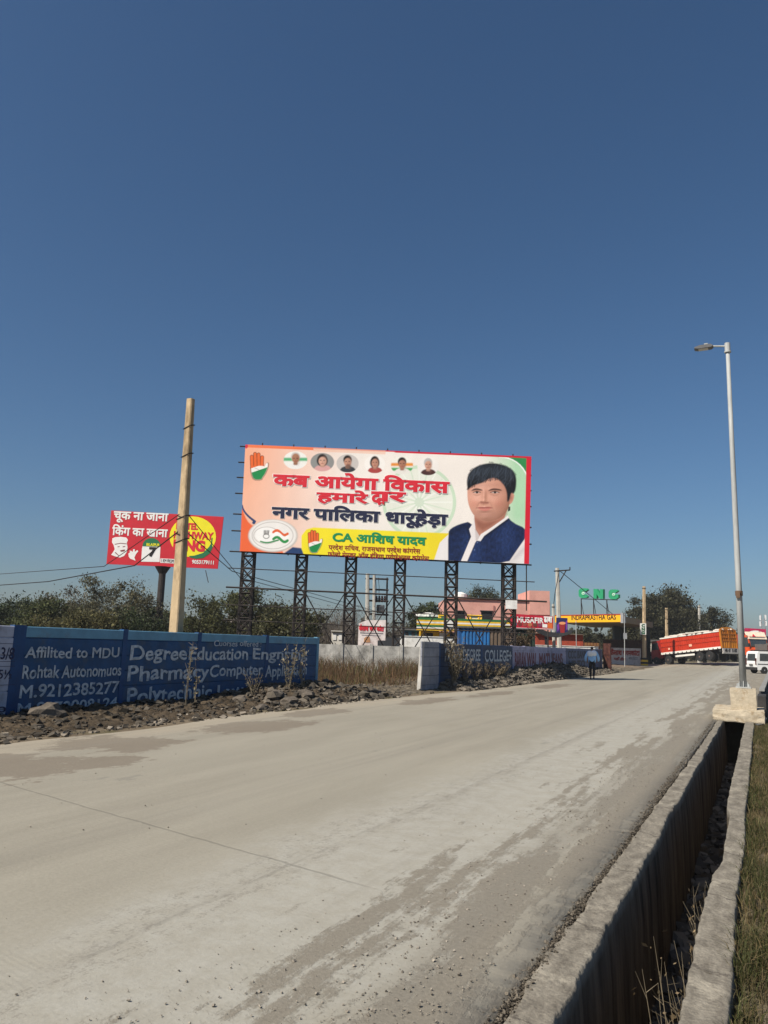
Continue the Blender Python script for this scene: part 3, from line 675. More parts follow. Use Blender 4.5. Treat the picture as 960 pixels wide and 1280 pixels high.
cable([on_d(-60, 736, 36), on_d(60, 727, 27), on_d(168, 707, 22), qa+Vector((0, -.17, 0))], .017, 'lower thick cable sagging in from the left to the tan pole')
cable([qa2+Vector((.1, .1, 0)), on_d(300, 722, 27), on_d(470, 768, 45)], .012, 'thin cable dropping right from the tan pole behind the billboard posts')
cable([qa+Vector((.1, .1, 0)), on_d(290, 714, 26), on_d(420, 750, 42), on_d(560, 790, 58)], .014, 'thick cable running right from the tan pole towards the yellow shop')
# ------------------------------------------------------------------ lamp post
LB_ = Vector((-.435, 21.2, .25))
tag(rough_block('lamp_footing', -.70, -.125, 20.88, 21.52, .245, .745, M_FOOT, .012), 'square tan cement footing carrying the tall lamp post', 'footing')
lp = thing('street_lamp', (LB_.x+.03, LB_.y, .745), 'tall tapering galvanised lamp post with one arm reaching over the road', 'street lamp')
lx0, ly0 = LB_.x+.03, LB_.y; TOPZ = 9.55
mb = MB(); mb.tube([(lx0, ly0, .74), (lx0, ly0, 3.6), (lx0, ly0, 6.5), (lx0, ly0, TOPZ)], [.080, .070, .060, .047], 12); mb.build('shaft', M_STEEL, lp, smooth=True)
mb = MB(); mb.box((lx0, ly0, .765), (.34, .34, .03)); 
for sx in (-1, 1):
    for sy in (-1, 1): mb.tube([(lx0+.13*sx, ly0+.13*sy, .74), (lx0+.13*sx, ly0+.13*sy, .85)], .015, 6)
for sx, sy in ((1, 0), (-1, 0), (0, 1), (0, -1)): mb.prism([(.08, 0), (.15, 0), (.08, .14)], (lx0, ly0, .78), (sx, sy, 0), (0, 0, 1), (-sy*.012+0, sx*.012, 0))
mb.build('base_plate', M_STEEL, lp)
mb = MB(); mb.tube([(lx0, ly0, 3.0), (lx0, ly0, 3.12)], .088, 12); mb.box((lx0-.02, ly0-.10, 3.02), (.09, .06, .16)); mb.build('band', mat('rust_band', '#6a5340', var=.3), lp)
hx = lx0-.42
mb = MB(); mb.tube([(lx0, ly0, TOPZ-.12), (lx0, ly0, TOPZ+.10)], .07, 12); mb.tube([(lx0-.03, ly0, TOPZ+.02), (hx+.05, ly0, TOPZ+.07)], .025, 8); mb.tube([(lx0, ly0, TOPZ-.16), (lx0, ly0, TOPZ-.12)], .085, 12); mb.build('arm', M_STEEL, lp, smooth=False)
M_LAMPB = mat('dark_lamp_housing', (.10, .10, .105), rough=.5)
mb = MB(); mb.prism([(0, 0), (.08, .055), (.34, .055), (.46, .02), (.47, -.01), (.36, -.035), (.05, -.035)], (hx+.08, ly0-.11, TOPZ+.06), (-1, 0, -.03), (0, 0, 1), (0, .22, 0)); mb.build('lamp_head', M_LAMPB, lp)
mb = MB(); mb.box((hx-.17, ly0, TOPZ+.018), (.24, .17, .02)); mb.build('lens', mat('lamp_glass', (.5, .5, .48), rough=.3), lp)
mb = MB(); mb.box((hx-.1, ly0, TOPZ+.135), (.09, .09, .05)); mb.build('sensor', M_STEEL, lp)
# ------------------------------------------------------------------ the large billboard
TL, TR, BR, BL = on_d(307, 556, 38), on_d(664, 571, 38), on_d(661, 705, 38), on_d(300, 689, 38)
bbr = thing('billboard', (TL.lerp(BR, .5).x, TL.lerp(BR, .5).y, 0), 'huge white and orange billboard showing a man in waistcoat, on six lattice posts', 'billboard')
PB_ = Pl(BL, BR-BL)
BW = (BR-BL).length; u_tl, v_tl = PB_.uv(307, 556); u_tr, v_tr = PB_.uv(664, 571)
W_, H_ = (BW+u_tr-u_tl)/2, (v_tl+v_tr)/2
class Paint:
    def __init__(s, X, Y): s.X, s.Y = X, Y; s.C = np.ones(X.shape+(3,))
    def put(s, a, col, k=1.):
        c = np.array(S(col) if isinstance(col, str) else col); a = (np.clip(a, 0, 1)*k)[..., None]; s.C = s.C*(1-a)+c*a; return a[..., 0]
    def ell(s, cx, cy, rx, ry, soft=.4, rot=0.):
        dx, dy = s.X-cx, s.Y-cy; c, n = cos(rot), sin(rot); u = (dx*c+dy*n)/rx; v = (-dx*n+dy*c)/ry
        return np.clip(.5-(np.sqrt(u*u+v*v)-1)*min(rx, ry)/soft/2, 0, 1)
    def poly(s, pts, soft=.4, smooth=0):
        pts = [tuple(p) for p in pts]
        for _ in range(smooth):
            q = []
            for i in range(len(pts)):
                a, b = pts[i], pts[(i+1) % len(pts)]; q += [(a[0]*.75+b[0]*.25, a[1]*.75+b[1]*.25), (a[0]*.25+b[0]*.75, a[1]*.25+b[1]*.75)]
            pts = q
        xs_, ys_ = [p[0] for p in pts], [p[1] for p in pts]; out = np.zeros(s.X.shape)
        sel = (s.X > min(xs_)-3*soft) & (s.X < max(xs_)+3*soft) & (s.Y > min(ys_)-3*soft) & (s.Y < max(ys_)+3*soft)
        x, y = s.X[sel], s.Y[sel]; ins = np.zeros(x.shape, bool); d = np.full(x.shape, 1e9)
        for i in range(len(pts)):
            (ax, ay), (bx, by) = pts[i], pts[(i+1) % len(pts)]
            dx, dy = bx-ax, by-ay; L = dx*dx+dy*dy+1e-12
            t = np.clip(((x-ax)*dx+(y-ay)*dy)/L, 0, 1); d = np.minimum(d, (x-ax-t*dx)**2+(y-ay-t*dy)**2)
            if ay != by: c = ((ay > y) != (by > y)) & (x < dx*(y-ay)/(by-ay)+ax); ins ^= c
        sd = np.sqrt(d)*np.where(ins, -1, 1); out[sel] = np.clip(.5-sd/soft/2, 0, 1); return out
    def line(s, a, b, r, soft=.35):
        dx, dy = b[0]-a[0], b[1]-a[1]; t = np.clip(((s.X-a[0])*dx+(s.Y-a[1])*dy)/(dx*dx+dy*dy+1e-9), 0, 1)
        return np.clip(.5-(np.hypot(s.X-a[0]-t*dx, s.Y-a[1]-t*dy)-r)/soft/2, 0, 1)
def hand_emblem(p, cx, cy, sx, sy):
    """open palm: orange fingers, white band, green wrist, dark outline"""
    T = lambda x, y: (cx+x*sx, cy+y*sy)
    fing = [((-.62, .1), (-.66, -.70)), ((-.30, 0), (-.34, -.90)), ((.02, 0), (.0, -.86)), ((.32, .1), (.34, -.66))]
    r = .14*sx
    palm = [T(-.80, -.05), T(.48, -.05), T(.62, .02), T(.80, -.28), T(1.0, -.24), T(.92, .12), T(.66, .55), T(.40, .80), T(.30, .98), T(-.50, .98), T(-.74, .55)]
    for a, b in fing: p.put(p.line(T(*a), T(*b), r+.55), '#2a1a14')
    p.put(p.poly(palm, 1.0, 1), '#2a1a14')
    for a, b in fing: p.put(p.line(T(*a), T(*b), r), '#e8692f')
    inner = [((x-cx)*.92+cx, (y-cy)*.95+cy) for x, y in palm]
    m = p.poly(inner, .5, 1); yy = (p.Y-cy)/sy+.25*(p.X-cx)/sx
    p.put(m, '#e8692f'); p.put(m*(yy > -.05), '#f4f1ea'); p.put(m*(yy > .26), '#1c8a4a'); p.put(p.line(T(-.35, .1), T(.25, .32), .35), '#2a1a14', .6)
def bust(p, cx, cy, rx, ry, bgc, hair, skin, cloth, top=None, bald=False, long=False, band=None):
    clip = p.ell(cx, cy, rx, ry, .5); keep = p.C.copy()
    p.put(clip, bgc)
    if band: p.put(p.poly([(cx-rx, cy-3), (cx+rx, cy-3), (cx+rx, cy+1), (cx-rx, cy+1)], 1.), band[0]); p.put(p.poly([(cx-rx, cy+3), (cx+rx, cy+3), (cx+rx, cy+7), (cx-rx, cy+7)], 1.), band[1])
    p.put(p.poly([(cx-rx*.75, cy+ry), (cx-rx*.6, cy+ry*.5), (cx-rx*.2, cy+ry*.3), (cx+rx*.25, cy+ry*.3), (cx+rx*.65, cy+ry*.5), (cx+rx*.8, cy+ry)], .7, 1), cloth)
    if long: p.put(p.ell(cx, cy-ry*.15, rx*.46, ry*.62, .8), hair)
    p.put(p.poly([(cx-rx*.14, cy+ry*.15), (cx+rx*.16, cy+ry*.15), (cx+rx*.2, cy+ry*.55), (cx-rx*.2, cy+ry*.55)], .8, 1), tuple(c*.75 for c in S(skin)))
    p.put(p.ell(cx, cy-ry*.38, rx*.38, ry*.5, .7), hair); p.put(p.ell(cx+.2, cy-ry*(.1 if not bald else .22), rx*.32, ry*(.47 if not bald else .52), .7), skin)
    p.put(p.ell(cx+rx*.2, cy-ry*.05, rx*.12, ry*.4, 2.), tuple(c*.6 for c in S(skin)), .6)
    for e in (-.13, .15): p.put(p.ell(cx+rx*e, cy-ry*.2, rx*.07, ry*.05, .5), '#2c1c18', .8)
    p.put(p.ell(cx, cy+ry*.16, rx*.11, ry*.05, .5), '#96453e', .7); p.put(p.ell(cx+.1, cy, rx*.05, ry*.09, .5), tuple(c*.65 for c in S(skin)), .7)
    if top: p.put(p.poly([(cx-rx*.5, cy-ry*.55), (cx+rx*.5, cy-ry*.55), (cx+rx*.3, cy-ry*.95), (cx-rx*.3, cy-ry*.95)], .7, 1), top)
    p.C = keep*(1-clip[..., None])+p.C*clip[..., None]
def art_billboard():
    nu, nv = 714, 270; uu = np.linspace(0, 1, nu); vv = np.linspace(0, 1, nv); UU, VV = np.meshgrid(uu, vv)
    X = (300+7*VV)*(1-UU)+(661+3*VV)*UU; Y = (689-133*VV)*(1-UU)+(705-134*VV)*UU
    p = Paint(X, Y); sl = .0425; YL = Y-(X-307)*sl                  # y as if measured at the left edge
    f = np.clip((X-300)/140, 0, 1)[..., None]; g = np.clip((YL-556)/135, 0, 1)[..., None]
    base = np.array(S('#efe7df')); org = np.array(S('#f3a680'))
    p.C = org*(1-f)**1.0+base*(1-(1-f)**1.0)
    p.C = p.C*(1-.35*g*(1-f))+np.array(S('#fbeee0'))*(.35*g*(1-f))
    p.put(np.clip((X-600)/45, 0, 1)*np.clip((705-Y)/60, 0, 1), '#8fcf9d', .75)
    p.put(np.clip((YL-640)/30, 0, 1)*np.clip((X-470)/60, 0, 1)*(X < 600), '#d5e6cf', .7)
    # faint wheel behind the words
    wx, wy, wr = 524, 628, 46
    p.put(p.ell(wx, wy, wr, wr), '#dfe8d8', .6); p.put(p.ell(wx, wy, wr, wr)-p.ell(wx, wy, wr-4, wr-4), '#bcd8b8', .75)
    for k in range(24):
        a = 2*pi*k/24; p.put(p.line((wx+5*cos(a), wy+5*sin(a)), (wx+40*cos(a), wy+40*sin(a)), .5, .8), '#c3dabf' if k % 2 else '#f6f8f2', .8)
    p.put(p.ell(wx, wy, 6, 6), '#c5d9c0', .6)
    # orange corner, dark arc, plate medallion
    p.put(p.poly([(296, 640), (303, 634), (306, 645), (312, 655), (322, 660), (334, 664), (356, 690), (352, 700), (296, 700)], .8, 1), '#ee6a3c')
    for i in range(8):
        a = i/8; b = (i+1)/8; q = lambda t: (303+14*t*t+2*t, 632+20*t); p.put(p.line(q(a), q(b), .9+.5*a), '#22406e')
    p.put(p.ell(317.5, 653.5, 2, 2), '#22406e')
    p.put(p.poly([(352, 694), (366, 684), (382, 686), (386, 696), (350, 697)], .8), '#25406c')
    yl = p.poly([(392, 659.5), (563, 667), (561, 684), (552, 708), (384, 704), (377, 686), (377, 670), (383, 662)], .6, 0)
    p.put(yl, '#f2e02a'); p.put(yl*np.clip((X-480)/90, 0, 1), '#e3c62a', .6)
    p.put(p.ell(341.5, 670, 31, 20.5, .8), '#c3bcb4'); p.put(p.ell(341, 669.5, 29.5, 19.4, .8), '#efebe6')
    for r in (26, 16.5): p.put(p.ell(341 if r > 20 else 333.5, 669.5, r, r*.66)-p.ell(341 if r > 20 else 333.5, 669.5, r-.9, r*.66-.8), '#a49d98', .7)
    p.put(p.ell(333.5, 669, 14, 9.6), '#f6f4f0')
    for dy, c in ((0, '#e2673a'), (3.6, '#f8f8f4'), (8.5, '#2f8f4a')):
        pt = [(342+i*1.6, 665.5+dy-2.6*sin(i*.55)+i*.12) for i in range(12)]
        for a, b in zip(pt[:-1], pt[1:]): p.put(p.line(a, b, 1.6), c)
    pt = [(326+i*2, 677+1.5*sin(i*.4)) for i in range(12)]
    for a, b in zip(pt[:-1], pt[1:]): p.put(p.line(a, b, .9), '#3e8a52')
    for k in range(4): p.put(p.line((330.5+k*1.7, 668), (330.5+k*1.9, 663.5), .55), '#4b4744')
    p.put(p.ell(333, 670.5, 4, 3.2)-p.ell(333, 670.5, 3.2, 2.4), '#4b4744')
    hand_emblem(p, 323.5, 583.5, 13, 17.5); hand_emblem(p, 393.5, 677.5, 10.2, 14.5)
    # six round portraits
    bust(p, 369.5, 575.5, 15, 11.2, '#f1efe8', '#cfcac4', '#ad7a5e', '#f0eeea', bald=True, band=('#59b07a', '#f1efe8'))
    bust(p, 403, 578, 15, 11.5, '#8f8f8d', '#2a2220', '#d9a892', '#d8a3a0', long=True)
    bust(p, 434.5, 579.5, 14, 11.5, '#c9c2bd', '#1f1a19', '#c39078', '#33373c'); p.put(p.ell(435.5, 583.3, 3.4, 2.6, .8), '#4a3a34', .7)
    bust(p, 468.5, 580.5, 13, 11.5, '#f3eee8', '#221c1a', '#c48d76', '#a8423f', long=True)
    bust(p, 502.5, 582, 14, 11.5, '#f0ece2', '#1d1b1d', '#b07a62', '#e7e3da', band=('#e5903a', '#46a25a'))
    bust(p, 535, 583, 13.5, 11.5, '#efe9e3', '#b9b6b4', '#cf9c86', '#4a2b28')
    # green corner and red backing strips
    p.put(p.poly([(626, 570), (666, 572), (665, 606)]+[(660.5-36*(1-cos(t*pi/16)), 606-34.5*sin(t*pi/16)) for t in range(9)], .6), '#2f8a4c')
    pt = [(660.2-36*(1-cos(t*pi/20)), 606-34.5*sin(t*pi/20)) for t in range(11)]
    for a, b in zip(pt[:-1], pt[1:]): p.put(p.line(a, b, .7), '#eef6ee')
    # the man
    q = lambda pts: [(480+a/4.8, 545+b/4.8) for a, b in pts]
    slv = q([(300, 745), (335, 640), (390, 588), (400, 765), (295, 765)]); p.put(p.poly(slv, .5), '#e9e4e2')
    p.put(p.poly(q([(730, 765), (780, 690), (852, 605), (868, 640), (868, 775)]), .5), '#e4dedd'); p.put(p.poly(q([(740, 770), (800, 700), (855, 650), (845, 690), (790, 740)]), 3.), '#b9b2b6', .6)
    vest = q([(384, 762), (384, 580), (400, 555), (450, 530), (520, 512), (560, 600), (600, 580), (735, 478), (770, 520), (850, 556), (856, 600), (800, 680), (735, 775), (384, 765)])
    vm = p.poly(vest, .6, 1); p.put(vm, '#16264c'); p.put(p.ell(590, 690, 9, 20, 8)*vm, '#2a4277', .55); p.put(p.ell(632, 672, 9, 18, 9)*vm, '#243a6c', .6)
    p.put(p.poly(q([(388, 575), (460, 540), (520, 520), (505, 560), (430, 580), (400, 610)]), 2.)*vm, '#0d1936', .7)
    p.put(p.poly(q([(580, 600), (735, 482), (752, 505), (640, 590), (585, 628)]), 1.2)*vm, '#0b1530', .9); p.put(p.poly(q([(505, 560), (520, 514), (500, 530), (492, 560), (520, 640), (530, 620)]), 1.2)*vm, '#0b1530', .8)
    p.put(p.poly(q([(510, 560), (545, 505), (560, 560), (556, 625), (548, 640), (498, 758), (458, 758), (522, 605)]), .4), '#e9e2e0'); p.put(p.poly(q([(545, 560), (585, 575), (570, 630), (550, 630)]), .5), '#cfc4c2')
    p.put(p.line(*q([(548, 640), (500, 752)]), .35), '#0b1530', .8)
    for a in q([(542, 684), (560, 640)]): p.put(p.ell(*a, .9, .9), '#5a6d96')
    neck = q([(540, 480), (548, 560), (575, 605), (640, 560), (720, 500), (735, 450)]); p.put(p.poly(neck, .5), '#b9806c'); p.put(p.poly(q([(545, 500), (600, 520), (690, 505), (735, 455), (735, 470), (640, 545), (590, 570), (560, 545)]), 2.5), '#8d5645', .75)
    p.put(p.poly(q([(580, 590), (640, 552), (728, 490), (742, 478), (748, 492), (600, 600), (578, 632), (560, 628)]), .5), '#ece6e4')
    p.put(p.poly(q([(735, 350), (760, 335), (782, 350), (776, 385), (762, 408), (740, 415)]), .5, 1), '#c98f7a'); p.put(p.ell(*q([(760, 372)])[0], 2, 3.5, 1.2), '#9a5d4c', .6)
    face = q([(500, 300), (499, 360), (504, 405), (520, 450), (545, 485), (585, 508), (630, 516), (690, 500), (732, 462), (752, 418), (755, 350), (730, 280), (690, 250), (600, 245), (530, 265)])
    fm = p.poly(face, .6, 2); p.put(fm, '#d9a08a')
    A_, B_ = (X-480)*4.8, (Y-545)*4.8; G = lambda cx, cy, sx, sy, k, r=0.: k*np.exp(-(((A_-cx)*cos(r)+(B_-cy)*sin(r))/sx)**2-((-(A_-cx)*sin(r)+(B_-cy)*cos(r))/sy)**2)
    hgt = 118*np.sqrt(np.clip(1.05-((A_-620)/140)**2-((B_-375)/158)**2, .02, 2))
    for g in ((599, 360, 13, 34, 17), (597, 393, 15, 11, 15), (581, 397, 9, 7, 6), (617, 399, 9, 7, 6), (556, 322, 36, 10, 5), (666, 322, 42, 10, 5), (556, 341, 30, 13, -9), (664, 341, 36, 13, -9), (540, 398, 30, 26, 7), (682, 400, 34, 28, 8),
              (600, 430, 34, 5, 4), (602, 447, 30, 7, 6), (601, 437, 36, 2.6, -3), (603, 463, 26, 5, -4), (604, 490, 30, 17, 8), (566, 418, 6, 26, -4, .45), (650, 418, 6, 28, -5, -.45), (598, 417, 4, 8, -2), (610, 290, 70, 18, 4), (556, 352, 28, 4, -2.5), (664, 352, 34, 4, -2.5)): hgt = hgt+G(*g)
    gx_ = np.gradient(hgt, axis=1)/np.gradient(A_, axis=1); gy_ = np.gradient(hgt, axis=0)/np.gradient(B_, axis=0)
    nl = np.sqrt(gx_**2+gy_**2+1); lam = (-gx_*-.38+gy_*-.0+(-gy_)*-.42*-1*-1+.82)/nl
    lam = np.clip((.38*gx_+.40*gy_+.83)/nl, 0, 1.2); spec = np.clip((.22*gx_+.30*gy_+.93)/nl, 0, 1)**26
    sh = (.40+.72*lam)[..., None]; warm = np.stack([sh[..., 0]**.85, sh[..., 0], sh[..., 0]**1.12], -1)
    p.C = np.where(fm[..., None] > .02, p.C*(1+(warm-1)*fm[..., None])+.07*(spec*fm)[..., None], p.C)
    p.put(fm*np.clip(G(540, 405, 30, 24, 1)+G(685, 405, 32, 24, 1), 0, 1), '#cf7f6e', .28); p.put(fm*np.clip(G(604, 470, 80, 34, 1.), 0, 1), '#8e7268', .30); p.put(fm*np.clip((B_-505)/20, 0, 1), '#8a5646', .5)
    for bx, w in ((556, 33), (664, 40)):                      # brows, eyes
        p.put(p.ell(*q([(bx, 340)])[0], w*.95/4.8, 3.0, 3.), '#9a6656', .4)
        p.put(p.poly(q([(bx-w*1.05, 332), (bx-w*.6, 318), (bx, 314), (bx+w*.95, 322), (bx+w*1.05, 330), (bx, 325), (bx-w*.7, 329)]), .6, 1), '#1f1513', .95)
        p.put(p.poly(q([(bx-w*.62, 341), (bx-w*.2, 335), (bx+w*.25, 335), (bx+w*.62, 341), (bx, 346)]), .4, 1), '#cdb9b0'); p.put(p.ell(*q([(bx+1, 340)])[0], 1.55, 1.25, .4), '#160d0b')
        p.put(p.line(*q([(bx-w*.66, 340), (bx, 333)]), .42, .4)+p.line(*q([(bx, 333), (bx+w*.68, 340)]), .42, .4), '#1d1210', .9)
        p.put(p.poly(q([(bx-w*.6, 352), (bx, 358), (bx+w*.6, 352), (bx, 362)]), 1.), '#a9745f', .6)
    p.put(p.ell(*q([(585, 397)])[0], 1.6, .8, .8), '#7c463b', .8); p.put(p.ell(*q([(616, 400)])[0], 1.8, .8, .8), '#7c463b', .8); p.put(p.ell(*q([(600, 404)])[0], 4, 1, 1.2), '#a2685a', .6)
    p.put(p.poly(q([(554, 431), (585, 425), (602, 428), (618, 424), (652, 428), (620, 435), (585, 436)]), .5, 1), '#a5584f', .8); p.put(p.poly(q([(558, 433), (600, 436), (646, 431), (625, 450), (590, 452)]), .5, 1), '#c8766c', .75); p.put(p.line(*q([(553, 433), (650, 433)]), .3), '#7e3b3a', .8); p.put(p.ell(*q([(600, 470)])[0], 6, 1.4, 2.), '#b57f6f', .6)
    hair = q([(503, 330), (497, 300), (496, 265), (506, 228), (530, 200), (562, 180), (600, 168), (650, 163), (700, 170), (745, 186), (778, 212), (793, 250), (793, 290), (788, 330), (775, 350), (762, 340), (752, 385), (741, 398), (737, 390), (737, 345), (724, 305), (704, 280), (686, 262), (655, 252), (620, 262), (590, 284), (555, 292), (530, 303), (514, 315)])
    hm = p.poly(hair, .9, 2)
    for k in range(70):                                    # ragged ends of the fringe and sides
        t = rnd.random(); bx = 505+t*200; by = 312-55*math.sin(min(1, t*1.15)*pi*.5)+rnd.uniform(-6, 4)
        hm = np.maximum(hm, p.line(*q([(bx+rnd.uniform(-4, 14), by-26), (bx-rnd.uniform(0, 14), by+rnd.uniform(0, 13))]), .42, .5))
    for k in range(40):
        a = rnd.uniform(-2.9, -.3); hm = np.maximum(hm, p.line(*q([(645+128*cos(a), 265+82*sin(a)), (645+rnd.uniform(140, 154)*cos(a+.05), 262+rnd.uniform(96, 106)*sin(a+.05))]), .35, .6))
    p.put(hm, '#15171c')
    for k in range(150):
        a = rnd.uniform(510, 780); b = rnd.uniform(172, 285); p.put(hm*p.line(*q([(a, b), (a+rnd.uniform(-34, 4), b+rnd.uniform(20, 60))]), .22, .4), '#4d5563' if k % 3 else '#060709', .6)
    p.put(hm*p.ell(*q([(590, 212)])[0], 17, 4, 9), '#3c4653', .55); p.put(hm*p.ell(*q([(730, 225)])[0], 8, 5, 8), '#323a46', .5)
    p.put(fm*(1-hm)*p.ell(*q([(600, 296)])[0], 20, 3, 5), '#a87563', .55)
    p.put(p.poly(q([(745, 425), (756, 425), (756, 448), (742, 455)]), .5), '#14161c')
    # grain of the print: skin and cloth mottling inside the portrait
    gn = np.array([[noise.noise((x*.9, y*.9, 0))*.6+noise.noise((x*2.6, y*2.6, 5))*.4 for x in np.linspace(0, 107, 214)] for y in np.linspace(0, 134, 268)])
    gi = np.clip(((Y-570)*2).astype(int), 0, 267); gj = np.clip(((X-555)*2).astype(int), 0, 213); g2 = gn[np.clip((gi*.25).astype(int), 0, 267), np.clip((gj*.45).astype(int), 0, 213)]; p.C = p.C*(1+vm*(1-np.clip(p.C.mean(-1)*4, 0, 1))*1.1*g2)[..., None]; p.C = p.C*(1+((X > 558)*.11*gn[gi, gj])[..., None])
    # print borders
    p.put(np.clip(.5-(YL-559.6)/.6, 0, 1)*(X < 392), '#ef7a4e'); p.put(np.clip(.5-(YL-557.4)/.6, 0, 1)*(X > 392), '#d3263a'); p.put(np.clip(.5-(YL-561)/.6, 0, 1)*(X < 482)*(X > 392), '#f0b79a', .6)
    p.put(p.ell(308, 558, 2.2, 3), '#cf2640')
    edge = 664-3*(Y-571)/134
    p.put(np.clip((X-(edge-6.4))/.5, 0, 1), '#cf1f34'); p.put(np.clip(((303.2-7*(Y-556)/133+4.2)-X)/.6, 0, 1)*(YL > 650), '#e23a4a')
    p.put((np.clip((X-492)/3, 0, 1))*np.clip(.5-(YL-558.2)/.5, 0, 1), '#c81f36')
    V = np.stack([X, Y], -1).reshape(-1, 2); pts = np.array([tuple(PB_.p(a, b, 0.06)) for a, b in V])
    # gentle sag and wrinkles in the printed flex
    k = pts-np.array(TL); uu_, vv_ = k@np.array(PB_.U), k[:, 2]
    dz = .003*np.sin(uu_*1.9+vv_*.7)+.003*np.sin(uu_*.6-vv_*2.3)+.0015*np.sin(uu_*6.1)
    pts += dz[:, None]*np.array(PB_.N)[None]
    i = np.arange((nv-1)*nu).reshape(nv-1, nu)[:, :-1].ravel()
    return np_mesh('printed_flex', pts, np.stack([i, i+1, i+nu+1, i+nu], 1), vcmat('printed_flex', rough=.55, spec=.25, bump=.25, bscale=(.9, .9, .5)), p.C.reshape(-1, 3), bbr, smooth=True)
flex = art_billboard()
def ink(name, col): return mat(name, col, rough=.6, var=.05)
def bold_text(root, pl, body, box, col, bold, off, outline=None, ob=.05, name='lettering', jit=0.):
    if outline:
        mb = MB(); pl.text(mb, body, box, off=off-.006, bold=bold+ob, thick=.003); mb.build('lettering_outline', outline, root)
    mb = MB(); pl.text(mb, body, box, off=off, bold=bold, thick=.003, jit=jit); return mb.build(name, col, root)
RED_I, NAVY_I, WHITE_I, GREEN_I, DRED_I = ink('red_ink', '#d42435'), ink('navy_ink', '#1d2240'), ink('white_ink', '#ece9e4'), ink('green_ink', '#0f8a52'), ink('dark_red_ink', '#9a2a2c')
bold_text(flex, PB_, 'कब आयेगा िवकास', (343.5, 588.5, 560.5, 607), RED_I, .045, .08, WHITE_I, .03)
bold_text(flex, PB_, 'हमारे', (397.5, 611.8, 458.5, 629), RED_I, .045, .08, WHITE_I, .03)
bold_text(flex, PB_, 'द', (465, 615.3, 476.5, 630.5), RED_I, .045, .08, WHITE_I, .03)
bold_text(flex, PB_, 'ार', (475.5, 615.3, 505.5, 626.5), RED_I, .045, .082, WHITE_I, .03)
bold_text(flex, PB_, 'व', (473, 623, 481.5, 630.5), RED_I, .03, .086)
bold_text(flex, PB_, 'नगर पािलका धारूहेड़ा', (341.7, 629.5, 558.5, 652), NAVY_I, .045, .08, WHITE_I, .02)
bold_text(flex, PB_, 'CA आिशष यादव', (416.7, 663.7, 532, 677.2), GREEN_I, .04, .074)
bold_text(flex, PB_, 'परदेश सिचव, राजसथान परदेश कांगरेस', (411, 679.5, 525, 688), DRED_I, .015, .074)
bold_text(flex, PB_, 'फोलो मेमबर ऑल इंिडया परोफेशनल कांगरेस', (410, 688, 536, 696.8), DRED_I, .015, .074)
M_IRON = mat('dark_rusty_iron', (.035, .027, .023), rough=.75, var=.4, scale=4)
mb = MB(); ZV = Vector((0, 0, 1))
mb.obox(PB_.p(300, 689, .03), PB_.p(661, 705, .03)-PB_.p(300, 689, .03), PB_.p(307, 556, .03)-PB_.p(300, 689, .03), -PB_.N*.03); mb.build('backing_sheet', mat('red_sheet', '#a51d2c', rough=.6), bbr)
# horizontal rails, stubs out past the left edge
zs_b = [PB_.uv(300, y)[1] for y in (558, 578, 597, 617, 643, 664, 690, 711, 735, 757, 776)]
for i, v in enumerate(zs_b):
    u0 = -.35-.03*i; u1 = BW+.15 if i < 7 else BW+(.9 if i in (8,) else .3)
    mb = MB(); mb.bar(PB_.pt(u0, v+.02, -.06), PB_.pt(u1, v, -.06), (.05 if i < 7 else .032) if i != 8 else .06); mb.build('rail', M_IRON, bbr)
mb = MB(); 
for k in range(9): u = BW*(k+.5)/9; mb.bar(PB_.pt(u, -.1, -.03), PB_.pt(u, H_+.12, -.03), .05)
mb.build('upright_bars', M_IRON, bbr)
mb = MB(); mb.bar(PB_.pt(BW-.1, 0, -.1), PB_.pt(BW-.1, -2.3, -.1), .04); mb.build('hanger', M_IRON, bbr)
def lattice(px, top_y, wpx):
    tp = on_d(px, top_y, 38.3); c = Vector((tp.x, tp.y, 0)); u = PB_.U.copy(); u.z = 0; u.normalize(); n = Vector((0, 0, 1)).cross(u)
    wd = wpx/24.; hh = wd*.5; ZT = H_+BL.z-.3; mb = MB(); zt = TL.z-.4
    cs = [(-1, -1), (1, -1), (1, 1), (-1, 1)]; P = lambda k, z: c+u*cs[k][0]*hh+n*(cs[k][1]*hh*.8+hh)+Vector((0, 0, z))
    for k in range(4): mb.bar(P(k, -.1), P(k, zt), .085)
    step = .62; z = .1; i = 0
    while z+step < zt:
        for k in range(4):
            j = (k+1) % 4; mb.bar(P(k, z), P(j, z), .045)
            mb.bar(P(k, z), P(j, z+step), .038); mb.bar(P(j, z), P(k, z+step), .038)
        z += step
    mb.build('lattice_post', M_IRON, bbr)
    return c, u, n
posts = [(310, 692, 14), (377, 694, 12), (439, 697, 12), (500.5, 700, 12), (565, 703, 13), (637, 706, 14)]
for i, (px, py, w_) in enumerate(posts):
    c, u, n = lattice(px, py, w_)
    if i in (1, 2, 3, 4, 5):
        for s in (-1, 1):
            if i == 1 and s < 0 or i == 5 and s > 0: continue
            mb = MB(); mb.bar(c+u*s*.25+Vector((0, 0, 3.95)), c+u*s*2.05+n*.3+Vector((0, 0, .9)), .042); mb.bar(c+u*s*2.05+n*.3+Vector((0, 0, .9)), c+u*s*2.6+n*.4, .042); mb.build('brace', M_IRON, bbr)
mb = MB(); q = on_d(639, 756, 37.7); mb.obox(q-PB_.U*.28-ZV*.2, PB_.U*.57, ZV*.42, PB_.N*.02); mb.build('notice_plate', mat('white_plate', (.7, .69, .66)), bbr)
